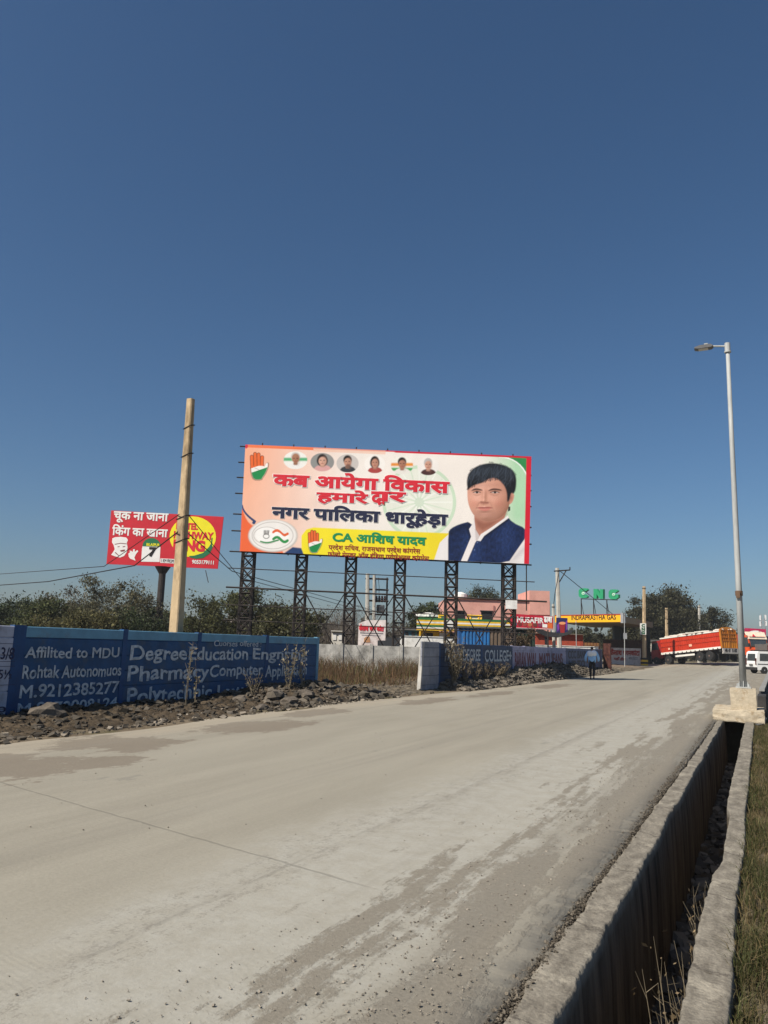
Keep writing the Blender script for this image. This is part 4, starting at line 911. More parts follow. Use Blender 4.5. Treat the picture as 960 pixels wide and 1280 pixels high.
# ------------------------------------------------------------------ red hotel billboard on one pole
Pr = Pl(on_d(133, 705, 60), on_d(272, 711, 60)-on_d(133, 705, 60))
rb = thing('billboard', gp(203, 60), 'red hotel billboard with a yellow disc on a single black pole, behind the tan pole', 'billboard')
RED_P = mat('red_flex', '#c8202f', rough=.55, var=.06, scale=1.2); YEL_P = mat('yellow_flex', '#f0e21e', rough=.55, var=.05); GRN_P = ink('deep_green_ink', '#1d6e45'); BLK_P = ink('black_ink', '#191515')
mb = MB(); Pr.poly(mb, [(139, 638), (279.5, 646), (272, 711), (133, 705)], off=0., thick=.12); panel = mb.build('panel', RED_P, rb)
mb = MB(); Pr.poly(mb, ell(241, 671, 29, 25.5), off=.008); mb.build('disc', YEL_P, panel)
for s, bx, m, bo, of in (('चूक ना जाना', (143, 639.5, 209.5, 652.5), WHITE_I, .03, .02), ('िकंग का खाना', (141.5, 655.5, 209, 668.5), WHITE_I, .03, .02),
                     ('HOTEL', (221, 653.5, 247, 661), RED_I, .05, .02), ('HIGHWAY', (218, 664, 266, 672.5), RED_I, .05, .02), ('KING', (218, 675, 255, 687.5), RED_I, .06, .02),
                     ('7', (187.5, 684.5, 194, 695), BLK_P, .05, .03), ('BILASPUR', (183.5, 679, 199.5, 682.3), YEL_P, .03, .03), ('9053179111', (240.5, 700, 267, 704.5), WHITE_I, .03, .02)):
    bold_text(panel, Pr, s, bx, m, bo, of)
mb = MB(); Pr.poly(mb, [(176.5, 702)]+[(177.5, 686)]+ell(189.5, 684, 11.5, 11, 12, pi, 2*pi)+[(200.5, 686), (199.5, 702.5)], off=.010); mb.build('milestone_print', WHITE_I, panel)
mb = MB(); Pr.poly(mb, [(178, 682.8)]+ell(189.5, 682, 11.2, 9.5, 12, pi, 2*pi)+[(200.5, 683.5)], off=.018); mb.build('milestone_top', GRN_P, panel)
mb = MB(); Pr.poly(mb, [(200.5, 698), (232, 699.5), (232, 705), (200.3, 703.5)], off=.010); mb.build('address_strip', WHITE_I, panel)
bold_text(panel, Pr, '1 KM FROM', (202, 698.8, 217, 702.8), BLK_P, .02, .02)
mb = MB(); Pr.poly(mb, [(236, 695), (243, 694.5), (254, 691), (261, 684), (263.5, 680), (264.5, 673), (266, 672), (265, 681), (266, 684), (262, 692), (254, 697.5), (245, 698.5), (238, 697)], off=.014); mb.build('chilli_print', GRN_P, panel)
# plain cook in a white hat, hand raised
mb = MB()
Pr.poly(mb, [(140.5, 673), (144, 671.5), (151, 671), (158, 672), (160, 675), (158.5, 678.5), (159.5, 684), (158.5, 690), (155, 695), (150, 697), (144, 695.5), (139, 693.5), (141.5, 690), (143.5, 686.5), (142, 681), (140, 678)], off=.010)
Pr.poly(mb, [(161, 696), (160.5, 692), (163, 690), (161.5, 688.5), (164, 688.5), (166, 690), (166.5, 686.5), (168.5, 686.5), (168.5, 690), (171.5, 687.5), (173, 689), (170, 692.5), (168, 697), (169.5, 701), (166, 699.5), (163, 698.5)], off=.010)
mb.build('cook_print', WHITE_I, panel)
mb = MB()
for a in ([(143.5, 680), (151, 678.6), (158.5, 679.5), (158.4, 680.3), (151, 679.4), (143.5, 680.8)], [(153.5, 683), (156.5, 682.6), (156.5, 683.6), (153.5, 684)], [(150, 688), (156.5, 686.8), (155.5, 689.2), (151, 689.6)], [(144.5, 690), (149, 694.5), (148.4, 695), (143.6, 690.8)], [(147, 683.2), (149.6, 682.8), (149.6, 683.7), (147, 684)]): Pr.poly(mb, a, off=.018)
mb.build('cook_lines', ink('brown_ink', '#7a2a2c'), panel)
bp0 = on_d(203.5, 710, 60.4); mb = MB(); mb.tube([(bp0.x, bp0.y, -.2), (bp0.x, bp0.y, bp0.z-.1)], .27, 12); mb.tube([(bp0.x, bp0.y, bp0.z-.45), (bp0.x, bp0.y, bp0.z+.1)], [.28, .62], 12); mb.build('post', M_IRON, rb)
mb = MB()
for k in range(6): u = 8.7*(k+.5)/6; mb.bar(Pr.pt(u, .1, -.2), Pr.pt(u, 3.9, -.2), .08)
for v in (.4, 2, 3.6): mb.bar(Pr.pt(.1, v, -.28), Pr.pt(8.6, v, -.28), .08)
q = on_d(257, 713, 60); mb.bar(q, q+Vector((.35, 0, -.95)), .05)
mb.build('back_frame', M_IRON, rb)
# ------------------------------------------------------------------ vegetation
def Zpx(x, y, D): return on_d(x, y, D).z
M_LEAF = vcmat('foliage', rough=.6, transl=.25, spec=.25)
M_BARK = mat('bark', (.10, .075, .05), rough=.95, var=.35, scale=5, bump=.5, bscale=18)
M_DRYSTEM = mat('dry_stem', (.22, .18, .12), rough=.9)
def leafcol(rg, n, base, var=.35, warm=.25):
    k = np.exp(rg.normal(size=n)*var*.8)[:, None]; c = np.array(base)[None]*k
    wv = rg.random(n)[:, None]; return np.clip(c*(1+np.array([[.5, .12, -.15]])*wv*warm*2), .004, .45)
def crown(name, base, H, Wd, ncl, per, ls, col, seed, cbf=.25, dens=.55, parent=None, flat=1., asp=.55, Dp=None, clr=.17, shape=None):
    rg = np.random.default_rng(seed); Dp = Dp or Wd
    z0, z1 = H*cbf, H; C = []; k = 0
    while len(C) < ncl and k < 9000:
        k += 1
        d = rg.normal(size=3); d /= np.linalg.norm(d); r = rg.random()**.38
        p = d*r; tz = (p[2]+1)/2
        lob = .78+.30*nz(d[0]*1.6+seed*3.1, d[1]*1.6, d[2]*1.6)+.22*nz(d[0]*3.7+seed, d[1]*3.7, d[2]*3.7)
        pr = 1. if shape is None else shape(tz)
        q = np.array([p[0]*Wd/2*lob*pr, p[1]*Dp/2*lob*pr, z0+(z1-z0)*(.5+p[2]*.5*min(1.08, lob+.1))])
        if nz(q[0]*.55+seed, q[1]*.55, q[2]*.55) < -.18: continue
        C.append(q)
    C = np.array(C); R = (Wd+H)*.5*clr*np.exp(rg.normal(size=len(C))*.3)*.5
    per = int(per*1.9); cl = np.repeat(np.arange(len(C)), per); cen = C[cl]+rg.normal(size=(len(cl), 3))*R[cl][:, None]*np.array([.62, .62, .5])
    cc = leafcol(rg, len(cl), col)*np.exp(rg.normal(size=len(C))*.22)[cl][:, None]
    keep = cen[:, 2] > .05; cen, cc = cen[keep], cc[keep]
    V, F_, K = leaf_arrays(cen+np.array(base), ls*.72*np.exp(rg.normal(size=len(cen))*.3), cc, rg, asp)
    return C, V, F_, K, rg
def tree(name, label, base, H, Wd, ncl=60, per=110, ls=.28, col=(.045, .055, .022), seed=1, cbf=.22, trunk=.22, group=None, cat='tree', limbs=26, Dp=None, clr=.17, asp=.55, shape=None, nstem=1):
    base = Vector(base); t = thing(name, base, label, cat, group)
    C, V, F_, K, rg = crown(name, base, H, Wd, ncl, per, ls, col, seed, cbf, Dp=Dp, clr=clr, asp=asp, shape=shape)
    np_mesh('crown', V, F_, M_LEAF, K, t)
    mb = MB(); r = random.Random(seed)
    for sidx in range(nstem):
        o = Vector((r.uniform(-.3, .3)*(nstem > 1), r.uniform(-.3, .3)*(nstem > 1), -.15)); pts = [base+o]; top = H*max(cbf+.28, .5); ln = Vector((r.uniform(-.06, .06)+(sidx-(nstem-1)/2)*.2, r.uniform(-.06, .06), 1))
        for i in range(1, 6): pts.append(base+o+ln*top*i/5+Vector((r.uniform(-1, 1), r.uniform(-1, 1), 0))*trunk*.5)
        mb.tube(pts, [trunk*(1.25 if i == 0 else 1-.13*i) for i in range(6)], 8)
        for c in C[np.random.default_rng(seed+sidx).permutation(len(C))[:limbs//nstem]]:
            k = r.randint(2, 5); s = pts[k]; e = base+Vector(c); m = s.lerp(e, .5)+Vector((r.uniform(-.08, .08)*H, r.uniform(-.08, .08)*H, .03*H))
            mb.tube([s, s.lerp(m, .5)+Vector((0, 0, .01*H)), m, e], [trunk*.38, trunk*.28, trunk*.18, trunk*.05], 5, False)
    mb.build('trunk', M_BARK, t, smooth=True); return t
OLIVE = (.050, .064, .023); DARKG = (.032, .046, .019); DRY = (.10, .075, .04); GREY = (.070, .072, .042)
# left, behind the blue wall
tree('leafy_tree', 'dense dark tree at the far left edge beyond the lavender grey wall bay', gp(12, 62), .93*Zpx(12, 744, 62), 9, 60, 130, .26, DARKG, 11, .05, trunk=.16)
tree('leafy_tree', 'low olive scrub tree above the blue wall, second from the left edge', gp(62, 55), .93*Zpx(62, 743, 55), 7, 55, 130, .22, OLIVE, 12, .05, trunk=.14)
tree('leafy_tree', 'reddish brown thin topped tree above the first blue wall bay', gp(78, 66), .93*Zpx(78, 728, 66), 8.5, 50, 90, .22, (.078, .066, .036), 13, .1, trunk=.15)
tree('leafy_tree', 'pale olive feathery shrub tree above the middle of the first blue bay', gp(104, 48), .93*Zpx(104, 756, 48), 6.8, 60, 170, .17, (.085, .085, .036), 14, .02, trunk=.10)
tree('leafy_tree', 'tall wispy topped tree under the left corner of the red hotel billboard', gp(142, 58), .93*Zpx(142, 714, 58), 9.4, 64, 130, .2, GREY, 15, .08, trunk=.17, clr=.15)
tree('leafy_tree', 'dark round bush tree in front of the red hotel billboard post', gp(172, 50), .93*Zpx(172, 750, 50), 6.4, 55, 150, .2, DARKG, 16, .02, trunk=.14)
tree('leafy_tree', 'green bush tree between the black billboard post and the tan pole', gp(208, 66), .93*Zpx(208, 745, 66), 6.5, 50, 130, .24, OLIVE, 17, .04, trunk=.16)
tree('leafy_tree', 'green tree with pale leaves just right of the tan pole', gp(252, 58), .93*Zpx(252, 741, 58), 5.6, 48, 130, .22, (.055, .062, .024), 18, .03, trunk=.14)
tree('leafy_tree', 'broad olive tree behind the leftmost lattice post of the big billboard', gp(318, 56), .93*Zpx(306, 725, 56), 7.8, 72, 150, .22, (.056, .064, .026), 19, .12, trunk=.18)
tree('leafy_tree', 'brownish tree spreading between the first two lattice posts', gp(352, 50), .93*Zpx(352, 748, 50), 6.4, 60, 150, .2, (.058, .062, .028), 20, .12, trunk=.15)
tree('thorn_tree', 'low dark tree behind the second lattice post', gp(385, 56), .93*Zpx(385, 757, 56), 4.4, 40, 120, .2, (.045, .045, .022), 21, .05, trunk=.12)
for i, (px, D, H, Wd, lab) in enumerate(((412, 62, 4.6, 5, 'bare grey twiggy shrub right of the second lattice post'), (436, 70, 5.4, 6, 'bare grey twiggy shrub behind the third lattice post'), (492, 64, 3.6, 4, 'bare grey twiggy shrub at the foot of the transformer poles'))):
    b = gp(px, D); t = thing('bare_shrub', b, lab, 'shrub'); r = random.Random(i+40); mb = MB()
    for k in range(110):
        a = r.uniform(0, 6.28); R = Wd/2*r.random()**.5; h = H*r.uniform(.45, 1)*(1-.35*R/Wd); e = b+Vector((R*cos(a), R*sin(a), h)); s = b+Vector((R*.25*cos(a), R*.25*sin(a), 0)); m = s.lerp(e, .55)+Vector((r.uniform(-.3, .3), r.uniform(-.3, .3), .3)); mb.tube([s, m, e], [.03, .02, .006], 4, False)
        for _ in range(3): e2 = m.lerp(e, r.random())+Vector((r.uniform(-.6, .6), r.uniform(-.6, .6), r.uniform(.1, .7))); mb.tube([m.lerp(e, r.random()*.5), e2], [.012, .004], 3, False)
    mb.build('branches', mat('grey_twig', (.12, .10, .085)), t)
    V, F_, K = leaf_arrays(np.array([tuple(b+Vector((r.gauss(0, Wd*.24), r.gauss(0, Wd*.24), H*r.random()**.7*.9))) for _ in range(1500)]), .12, leafcol(np.random.default_rng(i), 1500, (.07, .062, .04)), np.random.default_rng(i)); np_mesh('leaves', V, F_, M_LEAF, K, t)
tree('conical_tree', 'full green tree beside the yellow striped shop, between fourth and fifth posts', gp(529, 66), .93*Zpx(529, 735, 66), 5.6, 75, 170, .2, (.036, .046, .020), 22, .08, trunk=.16, shape=lambda z: 1.05-.55*z)
tree('leafy_tree', 'round crowned tree rising behind the flat roof of the pink building', gp(600, 92), .93*Zpx(600, 725, 92), 6.4, 70, 150, .24, (.036, .042, .020), 23, .4, trunk=.18)
tree('large_tree', 'largest tree, spreading dark crown behind the orange truck and CNG pole', gp(836, 112), .93*Zpx(836, 726, 112), 13.2, 190, 170, .36, (.040, .042, .021), 24, .10, trunk=.34, limbs=44, clr=.15)
tree('large_tree', 'dark bushy tree at the right shoulder of the largest tree', gp(880, 118), .93*Zpx(880, 752, 118), 8.6, 90, 150, .36, (.036, .038, .02), 25, .08, trunk=.26)
tree('leafy_tree', 'low tree under the CNG letters at the left of the largest tree', gp(786, 104), .93*Zpx(786, 768, 104), 6.6, 50, 120, .3, (.050, .052, .026), 26, .06, trunk=.18)
tree('leafy_tree', 'small dark tree seen over the orange truck near the lamp post', gp(922, 170), .93*Zpx(922, 783, 170), 8.4, 44, 90, .45, (.040, .046, .026), 27, .05, trunk=.2)
tree('leafy_tree', 'low greyish tree over the roof of the orange truck body', gp(903, 190), .93*Zpx(903, 790, 190), 10., 40, 90, .45, (.065, .065, .045), 28, .03, trunk=.2)
tree('leafy_tree', 'shady tree standing under the gas station canopy', gp(728, 108), .93*Zpx(728, 780, 108), 9., 50, 120, .32, (.040, .044, .024), 29, .03, trunk=.2)
tree('leafy_tree', 'dull green bush tree right of the shady one under the canopy', gp(762, 112), .93*Zpx(762, 782, 112), 8., 44, 120, .32, (.048, .050, .03), 30, .03, trunk=.2)
# far-off scrub that reads as one mass
rg = np.random.default_rng(77); n = 26000; px = rg.uniform(-120, 1080, n); D = rg.uniform(150, 235, n)
Hh = np.array([4.2+2.6*nz(a*.02, d*.03, 4)+1.2*nz(a*.07, d*.05, 1) for a, d in zip(px, D)]); zz = Hh*rg.random(n)**.8
pos = np.array([tuple(gp(a, d, z)) for a, d, z in zip(px, D, zz)]); V, F_, K = leaf_arrays(pos, 1.1*np.exp(rg.normal(size=n)*.3), leafcol(rg, n, (.050, .052, .034)), rg, .8)
tag(np_mesh('distant_scrub', V, F_, M_LEAF, K), 'far off line of scrub and trees along the horizon', 'scrub', kind='stuff')
# ---- grasses
M_GRASS = vcmat('grass_blades', rough=.7, transl=.3, spec=.15)
def blades(P, h, wd, cols, rg, lean=.5):
    n = len(P); a = rg.uniform(0, 6.28, n); u = np.stack([np.cos(a), np.sin(a), np.zeros(n)], 1)*wd[:, None]; b = rg.uniform(0, 6.28, n)
    ln = np.stack([np.cos(b), np.sin(b), np.zeros(n)], 1)*(h*lean*rg.random(n))[:, None]; up = np.zeros((n, 3)); up[:, 2] = h
    m = P+up*.6+ln*.35; t = P+up+ln; t[:, 2] -= (h*lean*.25)
    V = np.stack([P-u, P+u, m+u*.7, m-u*.7, t+u*.12, t-u*.12], 1).reshape(-1, 3); i = 6*np.arange(n)[:, None]
    F_ = np.concatenate([i+np.array([[0, 1, 2, 3]]), i+np.array([[3, 2, 4, 5]])]); return V, F_, np.repeat(cols, 6, 0)
rg = np.random.default_rng(5); n = 52000
x = -.21+np.abs(rg.normal(size=n))*.42+.01; y = 2.6+rg.random(n)**1.5*19; cl = np.array([1.25*nz(a*2.6, b*1.3, 1)+.8*nz(a*8, b*5, 2) for a, b in zip(x, y)]); kp = cl+.45*rg.normal(size=n) > -.15; x, y, cl = x[kp], y[kp], cl[kp]; n = len(x)
h = (.05+.12*rg.random(n)**1.6)*(1+.4*cl); dry = (rg.random(n)+.5*cl < .55)[:, None]
cols = np.where(dry, leafcol(rg, n, (.135, .115, .062), .3), leafcol(rg, n, (.058, .066, .026), .3))
V, F_, K = blades(np.stack([x, y, -.10+.05*np.array([nz(a*1.7, b*.6, 2) for a, b in zip(x, y)])], 1), h, .0016+.0022*rg.random(n), cols, rg, 1.1)
tag(np_mesh('grass', V, F_, M_GRASS, K), 'rough half dry grass growing along the verge right of the drain', 'grass', kind='stuff')
n = 80000; x = rg.uniform(-32, -10.6, n); y = rg.uniform(20.6, 43, n); kp = np.array([(nz(a*.3, b*.3, 2)+.5*nz(a*1.3, b*1.3, 4) > -.12+.7*sstep(-12.4, -10.4, a)) and a < -10.6-.05*(b-20) for a, b in zip(x, y)]); x, y = x[kp], y[kp]; n = len(x)
far = np.clip((y*.9-x*.438-24)/9, .12, 1); h = (.30+.95*rg.random(n))*far; g = (rg.random(n) < .16)[:, None]
cols = np.where(g, leafcol(rg, n, (.11, .12, .045), .3), leafcol(rg, n, (.120, .083, .050), .35))
V, F_, K = blades(np.stack([x, y, np.full(n, -.03)], 1), h, .006+.008*rg.random(n), cols, rg, .6)
tag(np_mesh('dry_grass', V, F_, M_GRASS, K), 'brown dry grass and weeds covering the open plot before the precast wall', 'grass', kind='stuff')
def weed(loc, H, wd, ns, nl, ls, label, seed, col=(.12, .115, .075), group=None, stemr=.008):
    loc = Vector(loc); t = thing('weed_plant', loc, label, 'weed', group); r = random.Random(seed); rg = np.random.default_rng(seed); mb = MB(); L = []
    for k in range(ns):
        a = r.uniform(0, 6.28); R = wd*r.random()**.6; hh = H*r.uniform(.5, 1); e = loc+Vector((R*cos(a), R*sin(a), hh)); m = loc.lerp(e, .5)+Vector((r.uniform(-.06, .06), r.uniform(-.06, .06), 0)); mb.tube([loc+Vector((r.uniform(-.05, .05), r.uniform(-.05, .05), -.05)), m, e], [stemr, stemr*.8, stemr*.3], 4, False)
        for _ in range(nl): q = r.uniform(.25, 1.02); p = (loc.lerp(m, q*2) if q < .5 else m.lerp(e, q*2-1)); L.append(tuple(p+Vector((r.gauss(0, .05), r.gauss(0, .05), r.gauss(0, .03)))))
        for _ in range(2): s = m.lerp(e, r.random()); mb.tube([s, s+Vector((r.uniform(-.2, .2), r.uniform(-.2, .2), r.uniform(.05, .25)))*H*.6], [stemr*.5, stemr*.2], 3, False)
    mb.build('stems', M_DRYSTEM, t); L = np.array(L); V, F_, K = leaf_arrays(L, ls*np.exp(rg.normal(size=len(L))*.3), leafcol(rg, len(L), col, .45), rg, .5); np_mesh('leaves', V, F_, M_LEAF, K, t); return t
def on_bank(px, py, X): p = on_x(px, py, X); return (p.x, p.y, bank_h(p.x, p.y))
weed(on_bank(232, 868, -11.0), 1.5, .10, 3, 16, .075, 'tall single stemmed weed before the word Degree on the blue wall', 1, (.16, .15, .11))
weed(on_bank(243, 868, -11.1), 1.05, .08, 3, 12, .07, 'shorter leaning weed beside the tall one before the blue wall', 2, (.13, .125, .085))
weed(on_bank(362, 856, -11.2), 1.25, .30, 9, 14, .075, 'bushy dusty weed hiding the letters near the right end of the blue wall', 3, (.15, .145, .10))
weed(on_bank(378, 850, -11.3), 1.45, .16, 5, 14, .085, 'pale leaved tall weed at the very end of the blue wall', 4, (.20, .19, .14))
weed(on_bank(316, 862, -11.3), .7, .3, 8, 12, .06, 'short dark weed below the word Computer', 5, (.07, .065, .045))
weed(on_bank(567, 856, -9.95), 1.75, .42, 26, 24, .10, 'big dusty shrub-like weed in front of the first navy bay of the college wall', 6, (.12, .11, .08), stemr=.011)
for i, px in enumerate((582, 594, 606, 617, 627)): weed(on_bank(px, 852, -9.9), [1.0, .85, .75, .7, .6][i], .45, 16, 14, .08, 'brown dry weed in the row below the college lettering', 10+i, (.095, .08, .055), group='weeds along the college wall')
for i, (x, y) in enumerate(((-.47, 5.3), (-.45, 6.4), (-.44, 4.6))): weed((x, y, -1.0), 1.0, .20, 16, 7, .028, ['dry spiky twigs growing from the drain in the middle', 'dry spiky twigs growing from the drain farther on', 'dry spiky twigs growing from the drain nearest the camera'][i], 20+i, (.16, .13, .08), stemr=.003)
# ------------------------------------------------------------------ buildings in the background
M_PINK = mat('pink_plaster', '#cf9a8c', rough=.85, var=.1, scale=.8, dirt='#b07a70', dirt_amt=.3, dscale=.7)
M_CREAM = mat('cream_plaster', (.62, .59, .52), rough=.85, var=.12, scale=.9, dirt='#8a8276', dirt_amt=.35)
M_DARK = mat('dark_opening', (.02, .02, .022), rough=.5)
M_YEL = mat('yellow_paint', '#e3b42a', rough=.6, var=.12); M_GRN = mat('green_paint', '#2f6a3c', rough=.6, var=.12); M_WHT = mat('white_paint', (.72, .71, .67), rough=.7, var=.1, dirt='#8f8a80', dirt_amt=.3)
M_TEAL = mat('teal_paint', '#3c6e86', rough=.7, var=.2, dirt='#4c5a5e', dirt_amt=.3)
def Zpx(x, y, D): return on_d(x, y, D).z
def slabpx(mb, x0, x1, D, z0, z1, th, D1=None):
    """upright slab facing the camera between two image columns"""
    a, b = gp(x0, D), gp(x1, D1 or D); n = (b-a).normalized().cross(Vector((0, 0, 1))); mb.obox(a+Vector((0, 0, z0)), b-a, -n*th, (0, 0, z1-z0)); return a, b, n
# pink building
pk = thing('pink_building', gp(630, 72), 'flat roofed pink plastered building behind the shop, with a raised corner parapet', 'building')
zt = Zpx(600, 749.5, 70); mb = MB(); slabpx(mb, 556, 688, 70, 0, zt, 9); mb.build('walls', M_PINK, pk)
mb = MB(); slabpx(mb, 662, 687.5, 69.9, zt-1.2, Zpx(675, 738.5, 70), 6); mb.build('parapet', M_PINK, pk)
mb = MB(); slabpx(mb, 555, 661, 69.85, zt, zt+.12, .3); mb.build('coping', M_PINK, pk)
for x0, x1, y0, y1 in ((568, 580, 764, 774), (601, 615, 764, 776)):
    mb = MB(); slabpx(mb, x0, x1, 69.93, Zpx(x0, y1, 70), Zpx(x0, y0, 70), .06); f = mb.build('window', M_DARK, pk)
    mb = MB(); slabpx(mb, x0-1, x1+1, 69.8, Zpx(x0, y0+.2, 70), Zpx(x0, y0-1, 70), .2); mb.build('lintel', M_DARK, f)
mb = MB(); slabpx(mb, 616, 618, 69.93, Zpx(617, 764, 70), Zpx(617, 757, 70), .05); mb.build('niche', mat('shade_pink', '#a9746c'), pk)
mb = MB(); c = gp(575, 71); mb.rev(c+Vector((0, 0, zt)), (0, 0, 1), [(0, .55), (.25, .6), (.5, .58), (.62, .3), (.68, .25)], 14)
tag(mb.build('water_tank', M_WHT), 'white round water tank on the left end of the pink roof', 'tank')
# yellow striped shop
sh = thing('roadside_shop', gp(575, 60), 'yellow and green striped roadside eatery with a tiled white parapet rail', 'shop')
D = 60; zb, zm, zt = 0, Zpx(560, 790, D), Zpx(560, 772, D)
mb = MB(); slabpx(mb, 524, 640, D, 0, zm, 4); mb.build('front_wall', M_YEL, sh)
mb = MB()
zs = [Zpx(545, y, D) for y in (788.5, 786, 784, 781.5, 779.5, 777.5, 775.5, 773.5)]; ms = [0, 1, 2, 0, 1, 0, 2]
for i in range(7): mb.mat(ms[i]); slabpx(mb, 520.5, 641, D-.6-.004*i, zs[i], zs[i+1], .35)
mb.build('striped_fascia', [M_YEL, M_WHT, M_GRN], sh)
mb = MB(); slabpx(mb, 524, 640, D-.2, zs[-1], zs[-1]+.06, 4.2); mb.build('roof', M_GRN, sh)
for x0, x1 in ((530, 541), (549, 556), (562, 571)):
    mb = MB(); slabpx(mb, x0, x1, D-.05, Zpx(x0, 797, D), Zpx(x0, 791, D), .1); mb.build('window', M_DARK if x0 != 549 else M_WHT, sh)
mb = MB(); slabpx(mb, 555, 566, D-.7, Zpx(560, 783.5, D), Zpx(560, 775.5, D), .05); mb.build('menu_board', M_WHT, sh)
for x0, x1 in ((548, 557), (584, 601)):
    mb = MB(); a = gp(x0, D+.2); b = gp(x1, D+.2); z0, z1 = Zpx(x0, 775, D), Zpx(x0, 768, D)
    for q in (0, .2, .8, 1): mb.obox(a.lerp(b, q)+Vector((-.06, 0, zs[-1])), (.12, 0, 0), (0, .12, 0), (0, 0, z1-zs[-1]))
    for z in (z0+.05, z1-.08): mb.bar(a+Vector((0, 0, z)), b+Vector((0, 0, z)), .09)
    f = mb.build('parapet_rail', M_YEL, sh); mb = MB(); mb.obox(a.lerp(b, .24)+Vector((0, .05, zs[-1])), (b-a)*.52, (0, .06, 0), (0, 0, (z1-zs[-1])*.8)); mb.build('rail_panel', M_WHT, f)
mb = MB(); c = gp(533, 61.5)
for k in range(40): a = rnd.uniform(0, 6.28); R = .9*rnd.random()**.5; mb.box(c+Vector((R*cos(a), R*sin(a)*.6, zs[-1]+.2+.28*(1-R)*rnd.random()+.05)), (.5, .4, .14), rnd.random()*3)
tag(mb.build('sacks', M_WHT), 'heap of white sacks lying on the left end of the shop roof', 'sack pile')
ts = thing('teal_shed', gp(516, 61), 'low teal painted shed left of the yellow striped shop', 'shed'); mb = MB(); slabpx(mb, 503, 527, 60.6, 0, Zpx(515, 788, 61), 3); mb.build('walls', M_TEAL, ts)
mb = MB(); slabpx(mb, 502, 528, 60.4, Zpx(515, 788, 61), Zpx(515, 786, 61), 3.4); mb.build('roof', mat('tin_roof', (.12, .12, .12), rough=.6), ts)
for x0 in (506, 514, 521): mb = MB(); slabpx(mb, x0, x0+4, 60.55, Zpx(515, 796, 61), Zpx(515, 790, 61), .1); mb.build('window', M_DARK, ts)
wv = thing('white_low_wall', gp(540, 55), 'plain white low wall in front of the yellow striped shop', 'wall'); mb = MB(); slabpx(mb, 500, 576, 54, 0, Zpx(540, 796.5, 54), .25); mb.build('wall_body', M_WHT, wv)
mb = MB(); slabpx(mb, 499.5, 576.5, 53.95, Zpx(540, 796.5, 54), Zpx(540, 795.6, 54), .35); mb.build('coping', M_WHT, wv)
# blue corrugated shed with its rusty and dark end
M_BLUTIN = mat('blue_tin', '#2a6aa6', rough=.5, var=.12, scale=1.5, dirt='#3b5570', dirt_amt=.25); M_BRTIN = mat('brown_tin', '#6b5d50', rough=.7, var=.25, dirt='#4c3c30', dirt_amt=.5); M_GTIN = mat('dark_green_tin', '#29382f', rough=.7, var=.3)
cs = thing('corrugated_shed', gp(620, 50), 'corrugated tin shed, bright blue at one end and rusty brown at the other', 'shed')
def corr(x0, x1, D, z0, z1, m, name, n=None):
    a, b = gp(x0, D), gp(x1, D); u = (b-a); L = u.length; u.normalize(); nn = u.cross(Vector((0, 0, 1))); n = n or int(L/.22); ol = []
    for i in range(n): s = L*i/n; w_ = L/n; ol += [(s, 0), (s+w_*.3, 0), (s+w_*.42, .06), (s+w_*.88, .06)]
    ol += [(L, 0), (L, -.08), (0, -.08)]; mb = MB(); mb.prism(ol, a+Vector((0, 0, z0)), u, nn, (0, 0, z1-z0)); return mb.build(name, m, cs)
zt = Zpx(600, 785.5, 50); corr(577, 612, 50, 0, zt, M_BLUTIN, 'blue_sheeting'); corr(612, 641, 50, 0, zt+.05, M_BRTIN, 'brown_sheeting'); corr(641, 669, 50, 0, Zpx(655, 787, 50), M_GTIN, 'green_sheeting')
mb = MB(); slabpx(mb, 573, 577, 50.3, 0, zt, 3); mb.build('side_sheet', mat('deep_blue_tin', '#1f4f86', rough=.6), cs)
mb = MB(); slabpx(mb, 572.5, 669.5, 49.8, zt+.02, zt+.1, 3.5); mb.build('roof', mat('tin_roof', (.12, .12, .12), rough=.6), cs)
tree('creeper_bush', 'dry brown creeper bush climbing the dark end of the tin shed', gp(648, 48.7), 2.9, 2.6, 30, 120, .14, (.085, .065, .04), 61, .05, trunk=.05, cat='bush')
# banner
def signboard(name, pts, D, m, label, cat='sign', th=.08, legs=True, legm=None):
    P = Pl(on_d(*pts[3], D), on_d(*pts[2], D)-on_d(*pts[3], D)); c = P.p(*pts[3]); t = thing(name, (c.x, c.y, 0), label, cat)
    mb = MB(); P.poly(mb, pts, off=0, thick=th); pn = mb.build('panel', m, t)
    if legs:
        mb = MB()
        for q in ((.12, .88) if legs is True else legs):
            mb = MB(); a = P.p(pts[3][0]+(pts[2][0]-pts[3][0])*q, pts[3][1]+(pts[2][1]-pts[3][1])*q); mb.tube([(a.x, a.y, -.1), a-P.N*.05+Vector((0, 0, .4))], .05, 6)
            mb.build('leg', legm or M_IRON, t)
    return t, pn, P
M_CRIM = mat('crimson_flex', '#b81f35', rough=.55, var=.08, scale=1)
t, pn, P = signboard('restaurant_banner', [(638, 767), (691.5, 770.5), (691.5, 787.5), (638, 785)], 53, M_CRIM, 'crimson restaurant banner with a row of round dishes and white lettering')
bold_text(pn, P, 'MUSAFIR', (646.5, 771, 679, 777.8), WHITE_I, .025, .02); bold_text(pn, P, 'ढाबा', (680, 771, 690, 777.5), WHITE_I, .05, .02)
cl = ['#4d6a86', '#7a2f2a', '#94453a', '#b46b4a', '#6a3a30', '#8a3550']
mb = MB(); 
for k in range(6): mb.mat(k); P.poly(mb, ell(643.5+k*6.3, 779.9+k*.27, 2.7, 2.7, 14), off=.012+.001*k)
mb.build('dish_prints', [ink('dish_ink_'+'abcdef'[k], c) for k, c in enumerate(cl)], pn)
